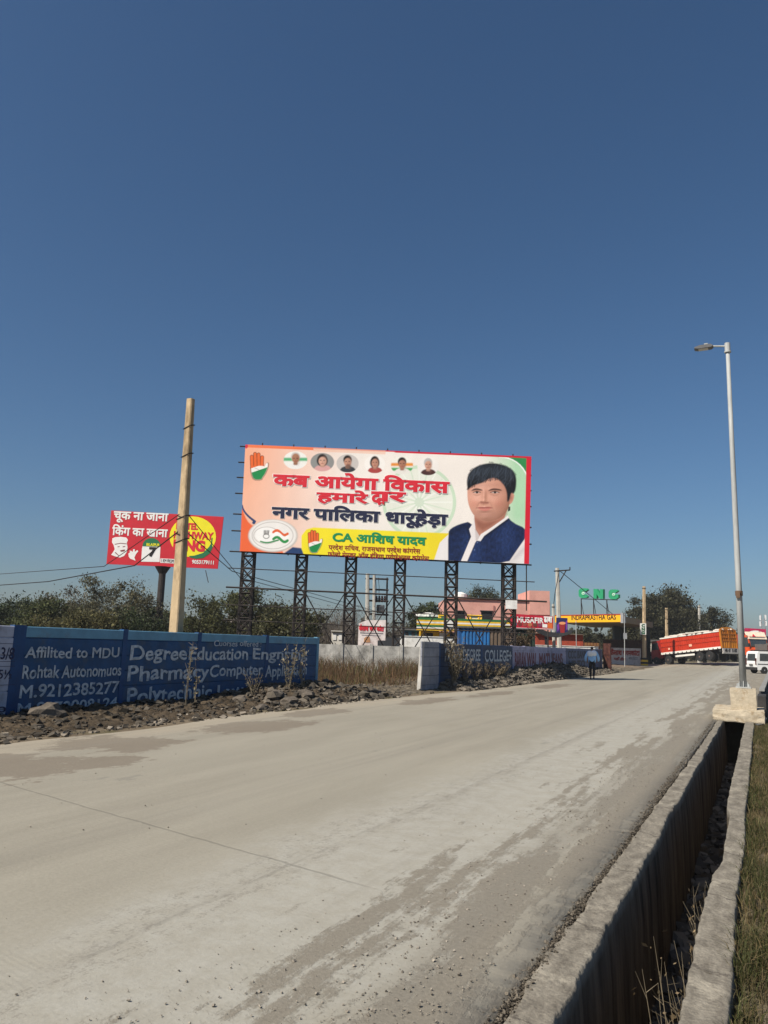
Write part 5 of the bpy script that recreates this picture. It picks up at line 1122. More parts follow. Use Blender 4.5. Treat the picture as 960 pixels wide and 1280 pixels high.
mb = MB(); P.poly(mb, [(678, 780), (684, 780.3), (684, 784.5), (678, 784.2)], off=.012); P.poly(mb, [(639, 784.2), (691, 786.2), (691, 786.8), (639, 784.8)], off=.011); mb.build('white_prints', WHITE_I, pn)
mb = MB(); P.poly(mb, [(684.5, 778.5), (690.5, 779), (690.5, 785.8), (684.5, 785.3)], off=.014); mb.build('orange_print', ink('orange_ink', '#d9692f'), pn); mb = MB(); P.poly(mb, [(639, 768.3), (644, 768.5), (644.5, 772), (641, 774), (639, 772)], off=.014); mb.build('orange_print', ink('orange_ink', '#d9692f'), pn)
t, pn, P = signboard('poster', [(695.5, 772), (709.5, 772.5), (709.5, 790), (695.5, 791.5)], 54, mat('indigo_flex', '#2a2b57', rough=.5), 'dark indigo drinks poster hung on the electric pole beside the crimson banner', legs=False)
mb = MB(); P.poly(mb, [(699, 780), (706.5, 780), (705.5, 791), (700.5, 791)], off=.012); mb.build('cup_print', ink('dark_red_ink', '#9a2a2c'), pn)
mb = MB(); P.poly(mb, ell(702.8, 779, 4.2, 1.8, 14), off=.018); mb.build('froth_print', ink('peach_ink', '#e79a6a'), pn)
mb = MB(); P.poly(mb, [(696, 782), (698.5, 778), (699, 786), (697, 790)], off=.012); mb.build('splash_print', ink('violet_ink', '#7a3ba0'), pn); mb = MB(); P.poly(mb, [(707, 777), (709, 775), (709, 786), (707.5, 788)], off=.012); mb.build('splash_print', ink('violet_ink', '#7a3ba0'), pn)
mb = MB(); a = [on_d(669, 789, 56), on_d(682, 795, 56), on_d(697, 796.5, 56), on_d(714, 792, 56)]
b = [q+Vector((0, .6, -.02)) for q in a]
for i in range(3): mb.add([a[i], a[i+1], b[i+1]+Vector((0, 0, .35)), b[i]+Vector((0, 0, .35)), a[i]-ZV*.03, a[i+1]-ZV*.03, b[i+1]+Vector((0, 0, .32)), b[i]+Vector((0, 0, .32))], [(0, 1, 2, 3), (4, 7, 6, 5), (0, 4, 5, 1), (2, 6, 7, 3)])
tag(mb.build('shade_cloth', mat('black_cloth', (.015, .015, .015))), 'black shade cloth sagging below the crimson banner and poster', 'cloth')
M_BRICK = mat('red_brick', '#a2452f', rough=.85, var=.2, scale=6, dirt='#6d3526', dirt_amt=.35, dscale=2)
ob = thing('brick_shack', gp(695, 66), 'long low orange red brick shack behind the lavender wall', 'shack'); mb = MB(); slabpx(mb, 670, 729, 65, 0, Zpx(700, 793, 65), 3); mb.build('walls', M_BRICK, ob)
mb = MB(); slabpx(mb, 681, 684, 64.95, Zpx(682, 805, 65), Zpx(682, 796, 65), .1); mb.build('doorway', M_DARK, ob); mb = MB(); slabpx(mb, 669, 730, 64.7, Zpx(700, 793, 65), Zpx(700, 792, 65), 3.6); mb.build('roof', M_BRTIN, ob)
bs = thing('brick_stack', gp(738, 66), 'stack of yellowish brown bricks beside the orange red shack', 'stack'); mb = MB()
for r_ in range(8):
    for c_ in range(10):
        a, b = gp(729.5, 64), gp(748.5, 64); u = (b-a)/10; mb.mat((r_*3+c_*7) % 2); mb.obox(a+u*c_+Vector((0, 0, r_*.27)), u*.93, (0, .8, 0), (0, 0, .245))
mb.build('bricks', [mat('tan_brick', '#8a6238', var=.2), mat('brown_brick', '#74482c', var=.2)], bs)
wv = thing('white_low_wall', gp(700, 62), 'white washed low wall strip below the brick shack', 'wall'); mb = MB(); slabpx(mb, 668, 748, 62, 0, Zpx(700, 807.5, 62), .2); mb.build('wall_body', M_WHT, wv); mb = MB(); slabpx(mb, 667.7, 748.3, 61.95, Zpx(700, 807.5, 62), Zpx(700, 806.8, 62), .3); mb.build('coping', M_WHT, wv)
# painted wall and hoarding at the back left
pw = thing('painted_wall', gp(325, 63), 'white roadside wall with a faded pink round emblem, behind the first lattice post', 'wall'); mb = MB(); slabpx(mb, 283, 372, 62, 0, Zpx(320, 768.5, 62), .3); mb.build('wall_body', mat('white_painted_wall', (.66, .60, .56), rough=.8, dirt='#9a8880', dirt_amt=.4), pw)
Pw = Pl(gp(283, 62)+Vector((0, 0, 0)), gp(372, 62)-gp(283, 62)); mb = MB(); Pw.poly(mb, ell(305, 784, 7, 5, 18), off=.02); Pw.poly(mb, [(318, 778), (334, 780), (331, 786), (320, 785)], off=.02); mb.build('emblem', ink('faded_pink_ink', '#c07a80'), pw)
mb = MB(); slabpx(mb, 282.5, 372.5, 61.95, Zpx(320, 768.5, 62), Zpx(320, 767.3, 62), .4); mb.build('coping', mat('tin_roof', (.12, .12, .12)), pw)
kb = thing('kiosk', gp(422, 60), 'small cream box kiosk beside the third lattice post', 'kiosk'); mb = MB(); slabpx(mb, 414, 430, 59.5, 0, Zpx(422, 789.5, 60), 1.5); mb.build('body', M_CREAM, kb); mb = MB(); slabpx(mb, 413, 431, 59.3, Zpx(422, 789.5, 60), Zpx(422, 788.5, 60), 1.8); mb.build('roof', M_CREAM, kb)
for x0 in (416, 423): mb = MB(); slabpx(mb, x0, x0+4, 59.45, Zpx(x0, 800, 60), Zpx(x0, 793, 60), .1); mb.build('shutter', M_WHT, kb)
hb = thing('weighbridge_cabin', gp(465, 62), 'white weighbridge cabin with red lettering under a slanted top, behind the fourth post', 'cabin'); a, b = gp(447.5, 60), gp(481.5, 60)
z1, z2 = Zpx(447, 779, 60), Zpx(481, 775, 60); L = (b-a).length; u = (b-a).normalized(); nn = u.cross(ZV); mb = MB(); mb.prism([(0, 0), (L, 0), (L, z2), (L*.3, z1+.25), (0, z1)], a, u, (0, 0, 1), -nn*2.5); bd = mb.build('body', mat('cabin_white', (.74, .66, .63), rough=.7, dirt='#a58a86', dirt_amt=.3), hb)
Ph = Pl(a, u); bold_text(bd, Ph, 'कैलाश धरम कांटा', (449, 780.5, 479.5, 788), RED_I, .05, .03)
mb = MB(); Ph.poly(mb, [(455, 803), (455, 798), (458, 795.5), (462, 796), (463, 803)], off=.02); mb.build('arch_print', mat('tan_print', '#b5855f'), hb); mb = MB(); Ph.poly(mb, [(450, 790.5), (479, 791.5), (479, 792.3), (450, 791.3)], off=.02); Ph.poly(mb, [(452, 793.5), (476, 794.5), (476, 795), (452, 794)], off=.02); mb.build('small_print', ink('grey_ink', '#6e6a70'), hb)
sl_ = thing('parked_lorry', gp(489, 58), 'dark low lorry body half hidden behind the precast wall near the white cabin', 'lorry'); mb = MB(); slabpx(mb, 483, 501, 57, .7, Zpx(490, 797, 57), 2.2); mb.build('body', mat('dark_lorry_paint', '#35383c'), sl_); mb = MB(); slabpx(mb, 472, 483, 57, .7, Zpx(490, 801, 57), 2.0); mb.build('bonnet', mat('dark_lorry_paint', '#35383c'), sl_); mb = MB()
for px in (477, 496): mb.disc(gp(px, 57)+Vector((0, 0, .45)), HD, .45, 2.4)
mb.build('wheels', mat('rubber', (.018, .018, .018)), sl_)
# ------------------------------------------------------------------ poles and transformer
M_CPOLE = mat('grey_precast_pole', (.44, .42, .37), rough=.85, var=.15, bump=.3)
M_RUBBER = mat('rubber', (.018, .018, .018), rough=.8)
def rpole(px_t, y_t, px_b, D, w0, w1, label, group=None, m=None, name='utility_pole', parts=None):
    b = gp(px_b, D); tp = on_d(px_t, y_t, D); t = thing(name, b, label, 'pole', group); mb = MB()
    mb.tube([b-ZV*.2, b.lerp(tp, .5), tp], [w0*.6, (w0+w1)*.3, w1*.6], 6 if w0 > .1 else 8); mb.build('shaft', m or M_CPOLE, t)
    mb = MB(); k = tp-(tp-b).normalized()*.25; mb.tube([k, k+(tp-b).normalized()*.06], w1*.75, 8); mb.build('band', M_IRON, t); return t, b, tp
t, b, tp = rpole(696.5, 710, 700, 59, .34, .24, 'grey concrete electric pole with a crossarm and strut, beside the dark drinks poster')
mb = MB(); mb.bar(tp+RT*-.25-ZV*.25, tp+RT*1.0-ZV*.12, .07); mb.bar(tp-ZV*1.35, tp+RT*.7-ZV*.15, .06); mb.bar(tp+RT*.98-ZV*.1, tp+RT*.98+ZV*.1, .06); mb.build('crossarm', M_IRON, t)
t, b, tp = rpole(691.5, 755, 693, 57, .24, .17, 'shorter grey concrete pole just left of the electric pole with the crossarm')
rpole(720, 776, 720.5, 60, .06, .05, 'thin steel tube pole before the brick shack', m=M_STEEL, name='steel_pole')
cable([on_d(699, 713, 59), on_d(742, 748, 68), on_d(766, 768, 76)], .03, 'cable slanting from the electric pole down to the gas station roof')
cable([on_d(699, 714, 59), on_d(694, 740, 57), on_d(692, 757, 57)], .03, 'cable hanging between the electric pole and its shorter neighbour')
tr = thing('transformer', gp(470, 72), 'electric transformer with insulators on a pair of concrete poles behind the billboard posts', 'transformer')
for nm, px, yt, w_ in (('post', 459.5, 717, .34), ('post', 467.8, 719, .26)):
    b = gp(px, 71); tp = on_d(px, yt, 71); mb = MB(); mb.tube([b, tp], [w_*.62, w_*.5], 6); mb.build(nm, M_CPOLE, tr)
b = gp(483, 72); tp = on_d(484, 722, 72); mb = MB(); mb.bar(b, tp, .13); mb.build('steel_post', M_IRON, tr)
for y in (723.5, 737, 751, 768):
    mb = MB(); mb.bar(on_d(457, y-.4, 71), on_d(485.5, y+.6, 71.8), .12); mb.build('crossarm', M_IRON, tr)
for px in (470.5, 474, 477.5, 481):
    mb = MB(); p = on_d(px, 751.5, 71.4); mb.rev(p, (0, 0, 1), [(-.1, .1), (0, .16), (.12, .09), (.2, .16), (.32, .08), (.4, .12), (.5, .05)], 8); mb.build('insulator', mat('brown_porcelain', '#3a2a26', rough=.3), tr)
p = on_d(475.5, 764, 71.6); mb = MB(); mb.box(p+ZV*.2, (.75, .55, .75), YAW, .05)
for k in range(6): mb.box(p+ZV*.2+RT*(-.3+k*.12)-HD*.33, (.04, .14, .6), YAW)
mb.build('tank', mat('transformer_grey', (.13, .14, .15)), tr)
for px in (466, 469.5, 473): mb = MB(); mb.tube([on_d(px, 722, 71), on_d(px+1, 735, 71), on_d(px+.5, 752, 71)], .025, 4); mb.build('drop_wire', M_WIRE, tr)
# ------------------------------------------------------------------ gas station
gs = thing('gas_station', gp(745, 84), 'gas station canopy with a bright yellow fascia beside the tan CNG pole', 'gas station')
FA, FB, FC = on_d(694, 764, 88), on_d(776.5, 768.5, 80), on_d(816, 773.5, 96)
zb = on_d(776.5, 777.5, 80).z; zt_ = FB.z
M_FAS = mat('yellow_fascia', '#efae1c', rough=.5, var=.05); M_CANSHADE = mat('shaded_canopy_brown', '#6d6248', rough=.7, var=.15); M_RED2 = mat('red_trim', '#a5402a', rough=.6)  # canopy brown puts the shade of its far side into the base colour
fa, fb, fc = [Vector((p.x, p.y, 0)) for p in (FA, FB, FC)]; fd = fa+fc-fb
mb = MB(); mb.prism([(fa.x, fa.y), (fb.x, fb.y), (fc.x, fc.y), (fd.x, fd.y)], (0, 0, zb+.02), (1, 0, 0), (0, 1, 0), (0, 0, zt_-zb-.1)); mb.build('canopy_roof', M_CANSHADE, gs)
nf = (fb-fa).normalized().cross(ZV); mb = MB(); mb.obox(fa+nf*.1+ZV*zb, fb-fa, -nf*.08, (0, 0, zt_-zb)); fs_ = mb.build('fascia', M_FAS, gs)
mb = MB(); mb.obox(fa+nf*.13+ZV*zt_, fb-fa, -nf*.2, (0, 0, .1)); mb.build('red_trim', M_RED2, gs)
mb = MB(); mb.obox(fb+nf*.12+ZV*(zb-.1), (fb-fa).normalized()*.35, -nf*.4, (0, 0, zt_-zb+.3)); mb.build('end_post', mat('grey_sheet', (.3, .31, .32), rough=.5), gs)
Pf = Pl(fa+nf*.1+ZV*0, fb-fa); bold_text(fs_, Pf, 'INDRAPRASTHA GAS', (714.5, 769.3, 770, 775), BLK_P, .02, .02)
for q, r in ((.55, .45), (.93, .45)):
    c = fa.lerp(fb, q)+(fc-fb)*.9; mb = MB(); mb.box(c+ZV*(zb/2), (.75, .75, zb), YAW); mb.build('column', mat('dark_green_column', '#16241c', rough=.5), gs)
c = fa.lerp(fb, .55)+(fc-fb)*.7; mb = MB(); mb.box(c+ZV*(zb/2), (.75, .75, zb), YAW); mb.build('column', mat('dark_green_column', '#16241c', rough=.5), gs)
# CNG letters on their frame
cg = thing('roof_sign', fa.lerp(fb, .75)+ZV*zt_, 'big green CNG letters standing on a thin frame over the gas station canopy', 'sign')
M_CNG = mat('green_letter_sheet', '#2a8f62', rough=.5, var=.08)
fm_ = fa.lerp(fb, .55); Pc = Pl(fa-nf*.6, fb-fa)
def arc_letter(cx, cy, ro, ri, a0, a1, bar=False):
    o = [(cx+ro*1.0*max(-1, min(1, 1.12*cos(a))), cy-ro*max(-1, min(1, 1.12*sin(a)))) for a in [a0+(a1-a0)*i/26 for i in range(27)]]
    i_ = [(cx+ri*cos(a), cy-ri*sin(a)) for a in [a1+(a0-a1)*i/26 for i in range(27)]]
    return o+i_
for s, bx in (('C', (724.5, 735.5, 736.5, 747.5)), ('N', (743, 736.3, 755, 748.3)), ('G', (761.5, 737, 774.5, 749))):
    mb = MB(); x0, y0, x1, y1 = bx
    if s == 'N': Pc.poly(mb, [(x0, y1), (x0, y0), (x0+4.2, y0), (x0+8.0, y0+6.2), (x0+8.0, y0+.2), (x1, y0+.3), (x1, y1+.3), (x0+7.8, y1+.2), (x0+4, y0+6.4), (x0+4, y1)], off=.15, thick=.3)
    else:
        Pc.poly(mb, arc_letter((x0+x1)/2, (y0+y1)/2, 6.1, 2.3, radians(38), radians(322) if s == 'C' else radians(340)), off=.15, thick=.3)
        if s == 'G': Pc.poly(mb, [(769.2, 743), (774.2, 743.2), (774.2, 747.5), (771.2, 747.5), (771.2, 745.3), (769.2, 745.2)], off=.16, thick=.3)
    lo = mb.build('letter', M_CNG, cg)
    if s != 'N':
        mb = MB(); cx, cy = (730.5, 741.7) if s == 'C' else (768.5, 743.2); Pc.poly(mb, ell(cx, cy, 1.9, 1.9, 14), off=.2, thick=.03); mb.build('round_emblem', mat('pale_emblem', '#a9cdb6'), lo)
        mb = MB(); Pc.poly(mb, ell(cx, cy+.3, 1.1, .8, 3), off=.22, thick=.02); mb.build('emblem_mark', M_CNG, lo)
mb = MB(); v = Pc.uv(726, 748.5); v2 = Pc.uv(772, 750)
mb.bar(Pc.pt(*v), Pc.pt(*v2), .07)
for px in (726.5, 742, 758.5): a = Pc.p(px, 749); mb.bar(a, (a.x, a.y, zt_), .08); mb.bar(a-ZV*.2, (a.x, a.y+1.4, zt_), .05)
mb.build('frame', M_IRON, cg)
# painted weighbridge wall, fence, CNG pole
wk = thing('painted_wall', gp(781, 88), 'white wall with red painted lettering between the rusty gate leaf and the CNG pole', 'wall'); mb = MB(); slabpx(mb, 761.5, 801, 88, -.1, Zpx(780, 810, 88), .3); bd = mb.build('wall_body', mat('white_painted_wall', (.66, .60, .56), rough=.8, dirt='#9a8880', dirt_amt=.4), wk)
Pk = Pl(gp(761.5, 88), gp(801, 88)-gp(761.5, 88)); bold_text(bd, Pk, 'कैलाश धरमकांटा', (762.5, 810.8, 799.5, 818.3), mat('rust_red_ink', '#a5382c'), .05, .03); mb = MB()
Pk.text(mb, 'यहाँ', (767, 821, 774.5, 825.5), off=.03, bold=.04); Pk.text(mb, 'तौल', (775, 821.4, 782, 825.7), off=.03, bold=.04); mb.build('lettering', mat('rust_red_ink', '#a5382c'), wk)
mb = MB(); Pk.text(mb, 'कांटा', (786, 820.5, 797, 824.5), off=.03, bold=.01); mb.build('lettering', ink('grey_ink', '#6e6a70'), wk)
fe = thing('fence', gp(782, 94), 'dark brown slatted fence above the white lettered wall', 'fence'); a, b = gp(754, 93), gp(809, 93); u = (b-a); mb = MB(); n = 40
for k in range(n): mb.obox(a+u*(k/n), u*(.85/n), HD*.04, (0, 0, Zpx(780, 800.5, 93)+.12*rnd.random()))
mb.build('slats', mat('dark_brown_board', '#432a20', rough=.85, var=.35), fe); mb = MB(); mb.obox(a+HD*.05+ZV*2.4, u, HD*.05, (0, 0, .1)); mb.obox(a-HD*.05+ZV*2.6, u, HD*.04, (0, 0, .1)); mb.build('rails', mat('dark_brown_board', '#432a20'), fe)
t, b, tp = rpole(805, 733, 805, 87, .40, .30, 'tall tan pole with a black and yellow foot, carrying the small CNG plate', m=M_POLE)
mb = MB()
for k in range(4): mb.mat(k % 2); mb.box(b+ZV*(.1+k*.22), (.62, .62, .22), YAW)
mb.build('striped_foot', [mat('yellow_paint', '#e3b42a'), mat('black_paint', (.02, .02, .02))], t)
Ps = Pl(gp(800, 86.6), RT); ns = thing('hanging_sign', Ps.p(804, 786), 'white vertical CNG plate with green letters fixed to the tan pole', 'sign'); mb = MB(); Ps.poly(mb, [(800.2, 779), (807.8, 779.2), (807.8, 793.4), (800.2, 793.2)], off=0, thick=.06); pn = mb.build('plate', M_WHT, ns)
for i, s in enumerate('CNG'): bold_text(pn, Ps, s, (802.2, 780.3+i*4.35, 805.8, 783.7+i*4.35), mat('dark_green_ink', '#175a3a'), .07, .015)
rpole(833, 760, 833.5, 106, .42, .32, 'tan pole before the largest tree, rising over the truck cab', m=M_POLE)
rpole(874, 757, 873, 108, .36, .28, 'pale pole rising over the middle of the orange truck body')
t, b, tp = rpole(780.5, 767, 780.5, 78, .07, .06, 'thin steel signpost with a small plate before the gas station columns', m=M_STEEL, name='sign_post'); mb = MB(); q = on_d(781.5, 795, 77.8); mb.box(q, (.35, .04, .6), YAW); mb.build('plate', mat('grey_sheet', (.3, .31, .32)), t)
gh = thing('small_house', gp(812, 108), 'small grey white flat roofed house behind the truck cab', 'house'); mb = MB(); slabpx(mb, 807, 828, 107, 0, Zpx(815, 801, 107), 4); mb.build('walls', M_CREAM, gh); mb = MB(); slabpx(mb, 806.5, 828.5, 106.8, Zpx(815, 801, 107), Zpx(815, 799.7, 107), 4.4); mb.build('roof', mat('tin_roof', (.12, .12, .12)), gh)
mb = MB(); slabpx(mb, 810, 813, 106.9, 0, Zpx(811, 814, 107), .2); mb.build('door', M_DARK, gh)
# ------------------------------------------------------------------ vehicles (local axes: +X forward, +Y left)
M_ORG = mat('orange_red_truck_paint', '#b5331a', rough=.45, var=.12, scale=1.5, spec=.5, dirt='#8c3a22', dirt_amt=.15, dscale=.9); M_TRIM = mat('white_truck_trim', (.70, .68, .62), rough=.5, var=.1, dirt='#857b6c', dirt_amt=.2)
M_AMB = mat('amber_truck_paint', '#c07a22', rough=.5, var=.12); M_CAB = mat('dark_red_cab_paint', '#b02528', rough=.4, spec=.5); M_UND = mat('chassis_black', (.025, .024, .024), rough=.7); M_GLASS = mat('window_glass', (.05, .06, .065), rough=.08, spec=.8); M_TARP = mat('pale_tarp', (.62, .58, .50), rough=.85, var=.15); M_HUB = mat('wheel_hub', (.22, .14, .11), rough=.6); M_LIGHT = mat('lamp_plastic', (.75, .72, .65), rough=.2)
def veh(name, loc, yaw, label, cat, pitch=0., group=None):
    t = thing(name, loc, label, cat, group); t.rotation_euler = (0, pitch, yaw); return t
def wheel(t, x, y, r, w_, hub=None):
    mb = MB(); mb.rev((0, 0, 0), (0, 1, 0), [(-w_/2, r*.62), (-w_/2, r*.9), (-w_*.36, r), (w_*.36, r), (w_/2, r*.9), (w_/2, r*.62)], 22); o = mb.build('tyre', M_RUBBER, None); 
    wl_ = bpy.data.objects.new('wheel', None); COL.objects.link(wl_); wl_.parent = t; wl_.location = (x, y, r); o.parent = wl_
    mb = MB(); s = 1 if y > 0 else -1; mb.rev((0, 0, 0), (0, s, 0), [(0, r*.6), (w_*.42, r*.62), (w_*.40, r*.5), (w_*.2, r*.42), (w_*.25, r*.18), (w_*.5, r*.16), (w_*.52, r*.05)], 18); h = mb.build('rim', hub or M_HUB, None); h.parent = wl_
def truck_cab(t, x0, L, wdt, zb, zt, paint, low=None, side_window=True):
    mb = MB(); prof = [(x0, zb), (x0+L, zb), (x0+L+.04, zb+.75), (x0+L-.08, zb+1.05), (x0+L-.28, zt-.12), (x0+L-.42, zt), (x0, zt)]
    mb.prism(prof, (0, -wdt/2, 0), (1, 0, 0), (0, 0, 1), (0, wdt, 0)); cab_ = mb.build('cab', paint, t, world=False)
    mb = MB(); a = Vector((x0+L-.06, 0, zb+1.1)); b = Vector((x0+L-.262, 0, zt-.2)); d = Vector((.015, 0, .005)); mb.obox(a+Vector((0, -wdt*.44, 0))+d, (0, wdt*.88, 0), b-a, d*2); mb.build('windscreen', M_GLASS, t, world=False)
    for s in (1, -1):
        mb = MB(); mb.prism([(x0+.35, zb+1.05), (x0+L-.18, zb+1.05), (x0+L-.36, zt-.25), (x0+.35, zt-.25)], (0, s*(wdt/2+.002), 0), (1, 0, 0), (0, 0, 1), (0, s*.02, 0)); mb.build('side_window', M_GLASS, t, world=False)
        mb = MB(); mb.prism([(x0+.28, zb+.1), (x0+L-.12, zb+.1), (x0+L-.1, zb+1.0), (x0+.28, zb+1.0)], (0, s*(wdt/2+.002), 0), (1, 0, 0), (0, 0, 1), (0, s*.015, 0)); dr = mb.build('door', low or paint, t, world=False)
        mb = MB(); mb.box((x0+L+.08, s*(wdt/2+.16), zb+1.25), (.06, .2, .42)); mb.tube([(x0+L-.1, s*wdt/2, zb+1.5), (x0+L+.08, s*(wdt/2+.16), zb+1.4)], .02, 5); mb.build('mirror', M_UND, t, world=False)
        mb = MB(); mb.box((x0+L+.05, s*wdt*.36, zb+.22), (.06, .3, .2)); mb.build('headlight', M_LIGHT, t, world=False)
    mb = MB(); mb.box((x0+L+.06, 0, zb-.12), (.2, wdt, .34)); mb.build('bumper', M_UND, t, world=False)
    mb = MB()
    for k in range(4): mb.box((x0+L+.045, 0, zb+.35+k*.11), (.04, wdt*.56, .06))
    mb.build('grille', M_UND, t, world=False); return cab_
# the orange truck: nose low and to the left, tail up the rise
RW = gp(878, 89.5); FW = gp(829, 94.0); yawA = atan2(FW.y-RW.y, FW.x-RW.x)
yawA = YAW+pi-radians(64)
FWp = gp(829.5, 93.5); RWp = FWp-Vector((cos(yawA), sin(yawA), 0))*6.8; FWp.z = -.02; RWp.z = .70
fwd = (FWp-RWp).normalized(); pit = -math.asin(fwd.z)
ta = veh('cargo_truck', RWp, yawA, 'orange red cargo truck with white trim and amber barred tailgate, standing nose down', 'truck', pitch=pit)
BX0, BX1, BZ, BT, BWd = -2.7, 5.85, 1.22, 3.12, 2.45
mb = MB(); mb.obox((BX0, -BWd/2, BZ), (BX1-BX0, 0, 0), (0, BWd, 0), (0, 0, BT-BZ)); body = mb.build('cargo_body', M_ORG, ta, world=False)
for s in (1, -1):
    mb = MB(); k = BX0+.12
    while k < BX1-.1: mb.obox((k, s*BWd/2, BZ+.32), (.06, 0, 0), (0, s*.04, 0), (0, 0, BT-BZ-.5)); k += .32
    for z in (BZ+.80, BZ+1.30): mb.obox((BX0, s*(BWd/2+.041), z), (BX1-BX0, 0, 0), (0, s*.02, 0), (0, 0, .05))
    mb.build('side_ribs', M_ORG, ta, world=False)
    mb = MB(); mb.obox((BX0, s*BWd/2, BZ-.06), (BX1-BX0, 0, 0), (0, s*.055, 0), (0, 0, .24)); mb.obox((BX0, s*BWd/2, BT-.14), (BX1-BX0, 0, 0), (0, s*.06, 0), (0, 0, .14)); tm = mb.build('trim_band', M_TRIM, ta, world=False)
    mb = MB(); k = BX0+.3
    while k < BX1-.3: mb.prism([(0, 0), (.20, 0), (.13, .12), (.07, .12)], (k, s*(BWd/2+.056), BZ-.05), (1, 0, 0), (0, 0, 1), (0, s*.01, 0)); k += .62
    mb.build('band_marks', M_UND, ta, world=False)
mb = MB(); mb.obox((1.15, BWd/2+.062, BZ+.52), (.42, 0, 0), (0, .01, 0), (0, 0, .26)); mb.obox((4.4, BWd/2+.062, BZ+.42), (.28, 0, 0), (0, .01, 0), (0, 0, .22)); mb.build('side_marks', mat('pale_pink_mark', '#e2a58c'), ta, world=False)
mb = MB()
for k in range(46): x = rnd.uniform(BX0+.3, BX1-.3); mb.box((x, rnd.uniform(-1, 1), BT+.06+.1*rnd.random()), (.9, .8, .16), rnd.random(), .03)
mb.build('tarp', M_TARP, ta, world=False)
mb = MB(); mb.prism([(-1.22, BZ), (1.22, BZ), (1.22, BT+.1), (.75, BT+.34), (0, BT+.42), (-.75, BT+.34), (-1.22, BT+.1)], (BX0-.08, 0, 0), (0, 1, 0), (0, 0, 1), (.076, 0, 0)); tg = mb.build('tailgate', M_AMB, ta, world=False)
mb = MB()
for k in range(9): y = -1.1+2.2*k/8; mb.obox((BX0-.16, y-.035, BZ+.7), (.08, 0, 0), (0, .07, 0), (0, 0, BT-BZ-.55))
for z in (BZ+.72, BZ+1.1, BZ+1.5, BT+.05): mb.obox((BX0-.18, -1.2, z), (.06, 0, 0), (0, 2.4, 0), (0, 0, .07))
for y in (-1.22, -.04, 1.12): mb.obox((BX0-.2, y, BZ), (.1, 0, 0), (0, .1, 0), (0, 0, BT-BZ+.12))
mb.build('tail_bars', mat('dark_amber_paint', '#a8641a', rough=.5), ta, world=False)
mb = MB()
for k in range(8): y = -1.05+2.1*k/7; mb.obox((BX0-.17, y-.07, BZ+.02), (.07, 0, 0), (0, .14, 0), (0, 0, .62))
mb.build('tail_posts', M_AMB, ta, world=False)
mb = MB(); mb.obox((BX0-.24, -1.22, BZ-.52), (.1, 0, 0), (0, 2.44, 0), (0, 0, .48)); bmpr = mb.build('tail_board', mat('tail_board_grey', '#b9b3ad', rough=.5, var=.15), ta, world=False)
Pt = Pl((BX0-.245, 1.1, BZ-.48), (0, -1, 0)); mb = MB(); Pt.text_uv(mb, 'HR 47', (.15, .06, 1.0, .38), off=.012, bold=.05); mb.build('number_lettering', BLK_P, bmpr, world=False); mb = MB(); Pt.text_uv(mb, '5187', (1.25, .06, 2.05, .38), off=.012, bold=.05)
mb.build('number_lettering', BLK_P, bmpr, world=False)
mb = MB(); mb.obox((BX0-.18, -1.15, .62), (.14, 0, 0), (0, 2.3, 0), (0, 0, .14)); mb.build('rear_bumper', M_TRIM, ta, world=False)
mb = MB(); mb.obox((BX0, -.5, .78), (10.2, 0, 0), (0, 1.0, 0), (0, 0, .34)); mb.obox((1.1, .7, .62), (1.3, 0, 0), (0, .45, 0), (0, 0, .45)); mb.obox((2.7, .75, .6), (.9, 0, 0), (0, .4, 0), (0, 0, .5)); mb.obox((BX0+.05, -1.15, .85), (.3, 0, 0), (0, 2.3, 0), (0, 0, .3)); mb.build('chassis', M_UND, ta, world=False)
mb = MB(); mb.obox((1.0, 1.17, .74), (2.9, 0, 0), (0, .03, 0), (0, 0, .2)); mb.build('side_guard', M_TRIM, ta, world=False)
truck_cab(ta, 5.95, 1.6, 2.3, .78, 2.85, mat('maroon_cab_paint', '#8c2022', rough=.4, spec=.5), low=M_CAB)
for x in (6.8, 5.0, .35, -1.0):
    for s in (1, -1): wheel(ta, x, s*1.02, .52, .30 if x > 3 else .42)
# second orange truck behind, facing the camera
tb = veh('cargo_truck', gp(938, 92, terrain(*gp(938, 92)[:2])), YAW-pi/2-radians(24.6)+radians(36), 'second orange truck facing the camera with a white visor board, behind the lamp post', 'truck')
truck_cab(tb, 0, 1.6, 2.4, .7, 3.1, mat('bright_orange_cab', '#d4501f', rough=.45, spec=.5))
mb = MB(); mb.obox((1.15, -1.2, 2.72), (.30, 0, .0), (0, 2.4, 0), (-.42, 0, .78)); mb.obox((1.12, -1.22, 2.66), (.4, 0, 0), (0, 2.44, 0), (0, 0, .07)); vb = mb.build('visor_board', mat('cream_visor', '#e3d5bd', rough=.5, var=.1), tb, world=False)
mb = MB(); mb.prism([(-.22, 0), (.22, 0), (0, .34)], (1.36, -.45, 2.95), (0, 1, 0), (-.44, 0, .9), (.03, 0, .015)); mb.build('triangle_mark', RED_I, vb, world=False)
mb = MB(); mb.obox((-7.4, -1.22, 1.2), (7.3, 0, 0), (0, 2.44, 0), (0, 0, 2.0)); mb.build('cargo_body', mat('brick_red_truck_paint', '#a8351f', rough=.55, var=.2), tb, world=False)
mb = MB()
for s in (1, -1):
    for k in range(18): mb.obox((-7.3+k*.41, s*1.22, 1.2), (.08, 0, 0), (0, s*.05, 0), (0, 0, 2.0))
mb.build('side_ribs', mat('brick_red_truck_paint', '#a8351f'), tb, world=False)
mb = MB(); mb.obox((-7.2, -.5, .7), (7.6, 0, 0), (0, 1, 0), (0, 0, .4)); mb.build('chassis', M_UND, tb, world=False)
for x in (.75, -4.6, -6.0):
    for s in (1, -1): wheel(tb, x, s*1.05, .5, .32)
